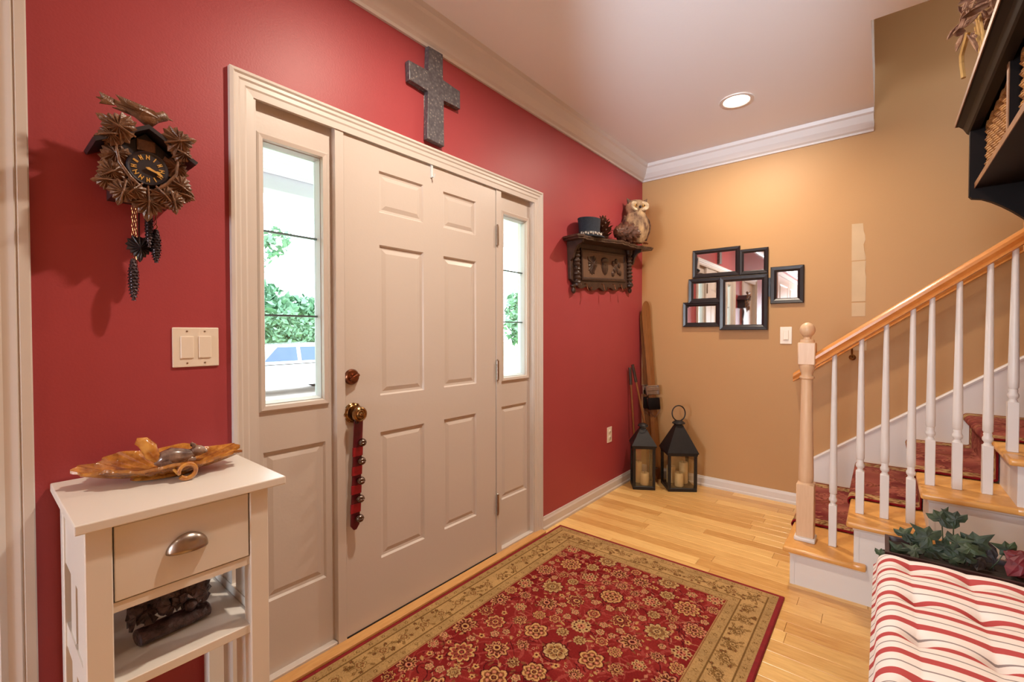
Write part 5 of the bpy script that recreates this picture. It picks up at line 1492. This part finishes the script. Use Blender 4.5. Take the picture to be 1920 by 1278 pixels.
# gentle pillow swell between the tufts
Zg += 0.0035 * np.abs(np.sin((Xg - 0.930) / 0.2085 * PI)) * np.clip(ex / .05, 0, 1) + 0.005 * np.abs(np.sin((Yg + 1.733) / 0.1325 * PI)) * np.clip(ey / .05, 0, 1)
Zg = np.maximum(Zg, 0.446)
def cushion_mat():
    m = bpy.data.materials.new('striped_ticking'); m.use_nodes = True
    nt = m.node_tree; N = nt.nodes; L = nt.links; bs = N['Principled BSDF']
    bs.inputs['Roughness'].default_value = 0.9; bs.inputs['Specular IOR Level'].default_value = 0.15
    tc = N.new('ShaderNodeTexCoord'); sx = N.new('ShaderNodeSeparateXYZ'); L.new(tc.outputs['Object'], sx.inputs[0])
    dv = N.new('ShaderNodeMath'); dv.operation = 'DIVIDE'; dv.inputs[1].default_value = 0.0780; L.new(sx.outputs['X'], dv.inputs[0])
    fr = N.new('ShaderNodeMath'); fr.operation = 'FRACT'; L.new(dv.outputs[0], fr.inputs[0])
    rp = N.new('ShaderNodeValToRGB'); rp.color_ramp.interpolation = 'CONSTANT'
    e = rp.color_ramp.elements; e[0].position = 0; e[0].color = srgb(242, 236, 234); e[1].position = 0.16; e[1].color = srgb(186, 82, 84)
    for p_, c_ in ((0.44, srgb(243, 238, 237)), (0.76, srgb(150, 140, 142)), (0.82, srgb(242, 236, 234))):
        q = rp.color_ramp.elements.new(p_); q.color = c_
    L.new(fr.outputs[0], rp.inputs['Fac']); L.new(rp.outputs['Color'], bs.inputs['Base Color'])
    nb = N.new('ShaderNodeTexNoise'); nb.inputs['Scale'].default_value = 900; L.new(tc.outputs['Object'], nb.inputs['Vector'])
    bp = N.new('ShaderNodeBump'); bp.inputs['Strength'].default_value = 0.12; L.new(nb.outputs['Fac'], bp.inputs['Height']); L.new(bp.outputs['Normal'], bs.inputs['Normal'])
    return m
cu = thing('bench_cushion', 'tufted red and white striped cushion on the hall bench', 'cushion', (0.35, -1.86, 0.418))
top_ = np.stack([Xg, Yg, Zg], -1)
idx = np.arange(nu * nv).reshape(nu, nv)
faces = np.stack([idx[:-1, :-1], idx[1:, :-1], idx[1:, 1:], idx[:-1, 1:]], -1).reshape(-1, 4).tolist()
verts = top_.reshape(-1, 3).tolist()
border = [int(i) for i in list(idx[:, 0]) + list(idx[-1, 1:]) + list(idx[-2::-1, -1]) + list(idx[0, -2:0:-1])]
n0 = len(verts)
for lvl, (ins, zb) in enumerate(((-0.008, 0.440), (-0.008, 0.430), (0.006, 0.4185))):
    for i in border:
        x_, y_, z_ = verts[i]
        ccx, ccy = (CX0 + CX1) / 2, (CY0 + CY1) / 2
        verts.append([ccx + (x_ - ccx) * (1 - ins / ((CX1 - CX0) / 2)), ccy + (y_ - ccy) * (1 - ins / ((CY1 - CY0) / 2)), zb])
m_ = len(border); prev = border
for lvl in range(3):
    cur = list(range(n0 + lvl * m_, n0 + (lvl + 1) * m_))
    for i in range(m_):
        j = (i + 1) % m_; faces.append([prev[j], prev[i], cur[i], cur[j]])
    prev = cur
faces.append(list(reversed(prev)))
me = bpy.data.meshes.new('cushion_cover'); me.from_pydata(verts, [], faces); me.update()
for p in me.polygons: p.use_smooth = True
link('cushion_cover', me, cushion_mat(), cu)
btn = mat('tuft_thread', srgb(206, 150, 140), 0.9)
for tx, ty in tuf:
    i_ = int(round((tx - CX0) / (CX1 - CX0) * (nu - 1))); j_ = int(round((ty - CY0) / (CY1 - CY0) * (nv - 1)))
    if 0 <= i_ < nu: b = MB(); b.ball((tx, ty, float(Zg[i_, j_]) + .0005), 0.006, 0.006, 0.003, sub=1); b.build('tuft', btn, cu, True)

pt = thing('ivy_trough', 'dark trough planter of green ivy and burgundy leaves behind the cushion', 'planter', (1.15, -1.86, 0.418))
b = MB()
px0, px1, py0, py1 = 1.066, 1.236, -2.06, -1.675
rr_ = lambda i, z: [Vector((px0 + i, py0 + i, z)), Vector((px1 - i, py0 + i, z)), Vector((px1 - i, py1 - i, z)), Vector((px0 + i, py1 - i, z))]
b.loft([rr_(0.018, 0.4185), rr_(0.004, 0.470), rr_(-0.004, 0.472), rr_(-0.004, 0.488), rr_(0.008, 0.488), rr_(0.014, 0.465)]); b.build('trough', M['trough'], pt)
b = MB(); b.box(px0 + .012, px1 - .012, py0 + .012, py1 - .012, 0.455, 0.474); b.build('soil', M['soil'], pt)
IVY = [(0, 0), (.16, -.14), (.42, -.10), (.62, .06), (.36, .22), (.44, .44), (.18, .50), (0, 1.0), (-.18, .50), (-.44, .44), (-.36, .22), (-.62, .06), (-.42, -.10), (-.16, -.14)]
iv = random.Random(4)
def from_px(u, v): return (-1.717 - (u - 1690) * .001344, .516 + (1000 - v) * .00199 + (u - 1690) * .00038)
ivl = [(1652, 1024, .05), (1680, 1012, .06), (1697, 994, .06), (1712, 1015, .065), (1728, 1006, .075), (1735, 990, .085), (1722, 1028, .07), (1748, 1022, .07), (1768, 968, .075), (1790, 970, .07), (1772, 1012, .07), (1795, 1000, .07), (1812, 1006, .065), (1832, 1004, .085), (1786, 1028, .07), (1806, 1026, .065), (1820, 1022, .06), (1760, 1034, .06), (1700, 1028, .055), (1880, 1022, .065)]
for u, v, s_ in ivl:
    y_, z_ = from_px(u, v)
    x_ = 1.15 + iv.uniform(-.045, .04)
    rot = Matrix.Rotation(-PI / 2 + iv.uniform(-.25, .25), 4, 'Z') @ RX(PI / 2 - 0.55 + iv.uniform(-.5, .5)) @ RZ(iv.uniform(-1.3, 1.3))
    b = MB(); b.leaf([(p * s_ * .86, (q - .3) * s_ * .86) for p, q in IVY], 0.0012, 0.004, T((x_, y_, z_)) @ rot); b.build('ivy_leaf', M['ivy'], pt)
    b = MB(); b.tube([(1.15, y_ * .7 + .3 * -1.83, 0.470), (1.15, y_ * .85 + .15 * -1.83, (z_ + .47) / 2), (x_, y_, z_ - .004)], 0.0018, 5); b.build('stem', M['ivy'], pt)
for u, v, s_, mm in ((1845, 1036, .07, 'ivydk'), (1858, 1030, .06, 'ivydk'), (1830, 1040, .06, 'ivydk'), (1885, 1042, .085, 'redleaf'), (1905, 1036, .09, 'redleaf'), (1925, 1045, .09, 'redleaf'), (1940, 1030, .09, 'redleaf'), (1895, 1054, .07, 'redleaf'), (1780, 1042, .05, 'ivydk'), (1960, 1040, .09, 'redleaf'), (1930, 1022, .08, 'ivydk')):
    y_, z_ = from_px(u, v)
    rot = Matrix.Rotation(-PI / 2 + iv.uniform(-.3, .3), 4, 'Z') @ RX(PI / 2 - 0.8 + iv.uniform(-.4, .4)) @ RZ(iv.uniform(-1.5, 1.5))
    x_ = 1.14 + iv.uniform(-.03, .05)
    b = MB(); b.leaf([(p * s_ * .8, (q - .3) * s_) for p, q in PET], 0.0012, 0.005, T((x_, max(y_, -2.03), z_)) @ rot); b.build('burgundy_leaf' if mm == 'redleaf' else 'dark_leaf', M[mm], pt)
    b = MB(); b.tube([(1.15, max(y_, -2.03), 0.470), (x_, max(y_, -2.03), z_)], 0.002, 5); b.build('stem', M['ivydk'], pt)

# ------------------------------------------------------------------ outside the front door
b = MB(); b.box(-60, 60, 2.35, 90, -0.5, -0.3)
o = b.build('floor_lawn', M['lawn']); struct(o, 'sunlit lawn beyond the front porch', 'lawn')
b = MB(); b.box(-4, 6, 0.15, 2.35, -0.4, -0.12)
struct(b.build('floor_porch', M['drive']), 'concrete front porch floor', 'porch')
b = MB(); b.box(-4, 6, 0.15, 2.5, 2.56, 2.64)
pc = struct(b.build('ceiling_porch', M['porchwhite']), 'white board ceiling of the front porch', 'ceiling')
for k in range(26):
    y_ = 0.2 + k * 0.077
    b = MB(); b.box(-4, 6, y_, y_ + 0.068, 2.548, 2.560); b.build('ceiling_board', M['porchwhite'], pc)
b = MB(); b.box(-4, 6, 2.20, 2.36, 2.425, 2.55); struct(b.build('trim_5', M['porchblue']), 'pale grey porch beam seen through the left sidelight', 'beam')
b = MB(); b.box(2.0, 60, 8.6, 13.2, -0.3, -0.285); struct(b.build('floor_driveway', M['drive']), 'pale concrete driveway in front of the house', 'driveway')
# parked car
car = thing('parked_car', 'white car parked on the driveway outside the left sidelight', 'car', (4.2, 10.4, -0.285))
b = MB()
body_prof = [(-2.0, .25), (-2.05, .55), (-1.9, .72), (-1.1, .80), (1.2, .82), (1.95, .72), (2.05, .5), (2.0, .25)]
b.loft([[Vector((4.2 + x_, 10.4 + yy, -0.285 + (z_ if abs(yy) < .8 else .25 + (z_ - .25) * .93))) for x_, z_ in body_prof] for yy in (-.86, -.8, 0, .8, .86)]); b.build('body', M['carwhite'], car, True)
cab = [(-0.95, .78), (-0.45, 1.26), (0.75, 1.30), (1.45, .80)]
b = MB(); b.loft([[Vector((4.2 + x_, 10.4 + yy * (1 if z_ < 1 else .82), -0.285 + z_)) for x_, z_ in cab] for yy in (-.78, .78)]); b.build('cabin', M['carwhite'], car)
for s_ in (-1, 1):
    for x0, x1 in ((-0.70, 0.10), (0.20, 1.10)):
        b = MB(); b.loft([[Vector((4.2 + x_ , 10.4 + s_ * (yy + d), -0.285 + z_)) for x_, z_, yy in ((x0, .86, .775), (x1, .86, .775), (x1 - (.3 if x1 > .5 else 0), 1.20, .68), (x0 + (.35 if x0 < 0 else 0), 1.20, .68))] for d in (0, .012)]); b.build('side_window', M['carglass'], car)
    for x_ in (-1.25, 1.3):
        b = MB(); b.lathe([(.12, 0), (.30, .01), (.32, .06), (.32, .16), (.30, .2), (.1, .2)], T((4.2 + x_, 10.4 + s_ * .78 - (0.1), -0.285 + .32)) @ RX(-PI / 2), 20); b.build('wheel', M['tyre'], car, True)
# low brick wall with white railing
bw = thing('brick_garden_wall', 'low tan brick wall across the driveway outside the window', 'wall', (7, 14.2, -0.3))
b = MB(); b.box(2.0, 14, 14.0, 14.3, -0.3, 0.62); b.build('wall_body', M['stone'], bw)
b = MB(); b.box(1.95, 14.05, 13.95, 14.35, 0.62, 0.70); b.build('coping', M['stone'], bw)
rg_ = thing('white_porch_rail', 'white slatted rail in front of the tan brick wall', 'railing', (5, 13.6, -0.3))
for k in range(14):
    b = MB(); b.box(4.2 + k * .14, 4.27 + k * .14, 13.58, 13.62, 0.18, 0.78); b.build('slat', M['porchwhite'], rg_)
for z_ in (0.20, 0.74):
    b = MB(); b.box(4.15, 6.1, 13.57, 13.63, z_, z_ + .05); b.build('rail', M['porchwhite'], rg_)
for x_ in (4.2, 6.05):
    b = MB(); b.box(x_ - .04, x_ + .04, 13.56, 13.64, -0.3, 0.8); b.build('post', M['porchwhite'], rg_)
def tree(name, label, base, h, blobs, n, ls, cat='tree', branch=None):
    r = thing(name, label, cat, base, group='trees outside')
    R_ = np.random.RandomState(abs(hash(label)) % 1000 if False else int(sum(map(ord, label))) % 1000)
    V_, F_ = [], []
    tot = sum(q[3] ** 2 for q in blobs)
    for cx_, cy_, cz_, rad in blobs:
        m = int(n * rad ** 2 / tot)
        d = R_.randn(m, 3); d /= np.linalg.norm(d, axis=1)[:, None]
        p = np.array([cx_, cy_, cz_]) + d * (rad * R_.uniform(.55, 1.02, (m, 1)))
        a = R_.randn(m, 3); a /= np.linalg.norm(a, axis=1)[:, None]; c_ = np.cross(a, R_.randn(m, 3)); c_ /= np.linalg.norm(c_, axis=1)[:, None]
        s_ = ls * R_.uniform(.6, 1.3, (m, 1))
        for i in range(m):
            k = len(V_); V_ += [(p[i] - a[i] * s_[i]).tolist(), (p[i] + c_[i] * s_[i] * .5).tolist(), (p[i] + a[i] * s_[i]).tolist(), (p[i] - c_[i] * s_[i] * .5).tolist()]; F_.append((k, k + 1, k + 2, k + 3))
    me = bpy.data.meshes.new('foliage'); me.from_pydata(V_, [], F_); me.update()
    f = link('foliage', me, M['leaf_out'], r); f['kind'] = 'stuff'
    if branch: b = MB(); b.tube(branch, lambda t: .05 * (1 - .8 * t), 6)
    else:
        b = MB(); top_b = blobs[0]; b.tube([base, (base[0] + .1, base[1], base[2] + h * .4), (top_b[0], top_b[1], top_b[2])], lambda t: .16 * (1 - .6 * t), 8)
    b.build('trunk', M['bark'], r, True)
tree('shade_tree', 'leafy tree with low branches nearest the porch', (0.9, 8.4, -.3), 4, [(2.75, 8.0, 3.0, .42), (3.15, 8.0, 3.12, .30), (2.75, 8.0, 2.6, .22), (1.9, 8.2, 3.6, .8), (1.2, 8.4, 4.2, 1.1)], 1700, .09, branch=[(0.9, 8.4, -.3), (0.95, 8.35, 2.0), (1.6, 8.2, 3.0), (2.6, 7.9, 2.9)])
tree('distant_tree', 'broad pale green tree far across the street', (9.2, 24, -.3), 6, [(9.0, 24, 2.0, 1.9), (11.6, 25, 1.7, 1.8), (7.0, 24.5, 2.4, 1.9), (14, 26, 1.6, 1.6)], 5200, .28)
tree('round_bush', 'round green bush above the tan brick wall', (7.2, 17, -.3), 2, [(7.0, 17, 1.15, 1.05), (8.3, 17.4, .9, .9)], 2200, .14, 'bush')
tree('distant_tree', 'green tree seen through the right sidelight', (26, 18, -.3), 6, [(26, 18, 3.0, 2.4), (30, 20, 3.2, 2.8), (23, 17, 1.6, 1.3)], 3500, .30)
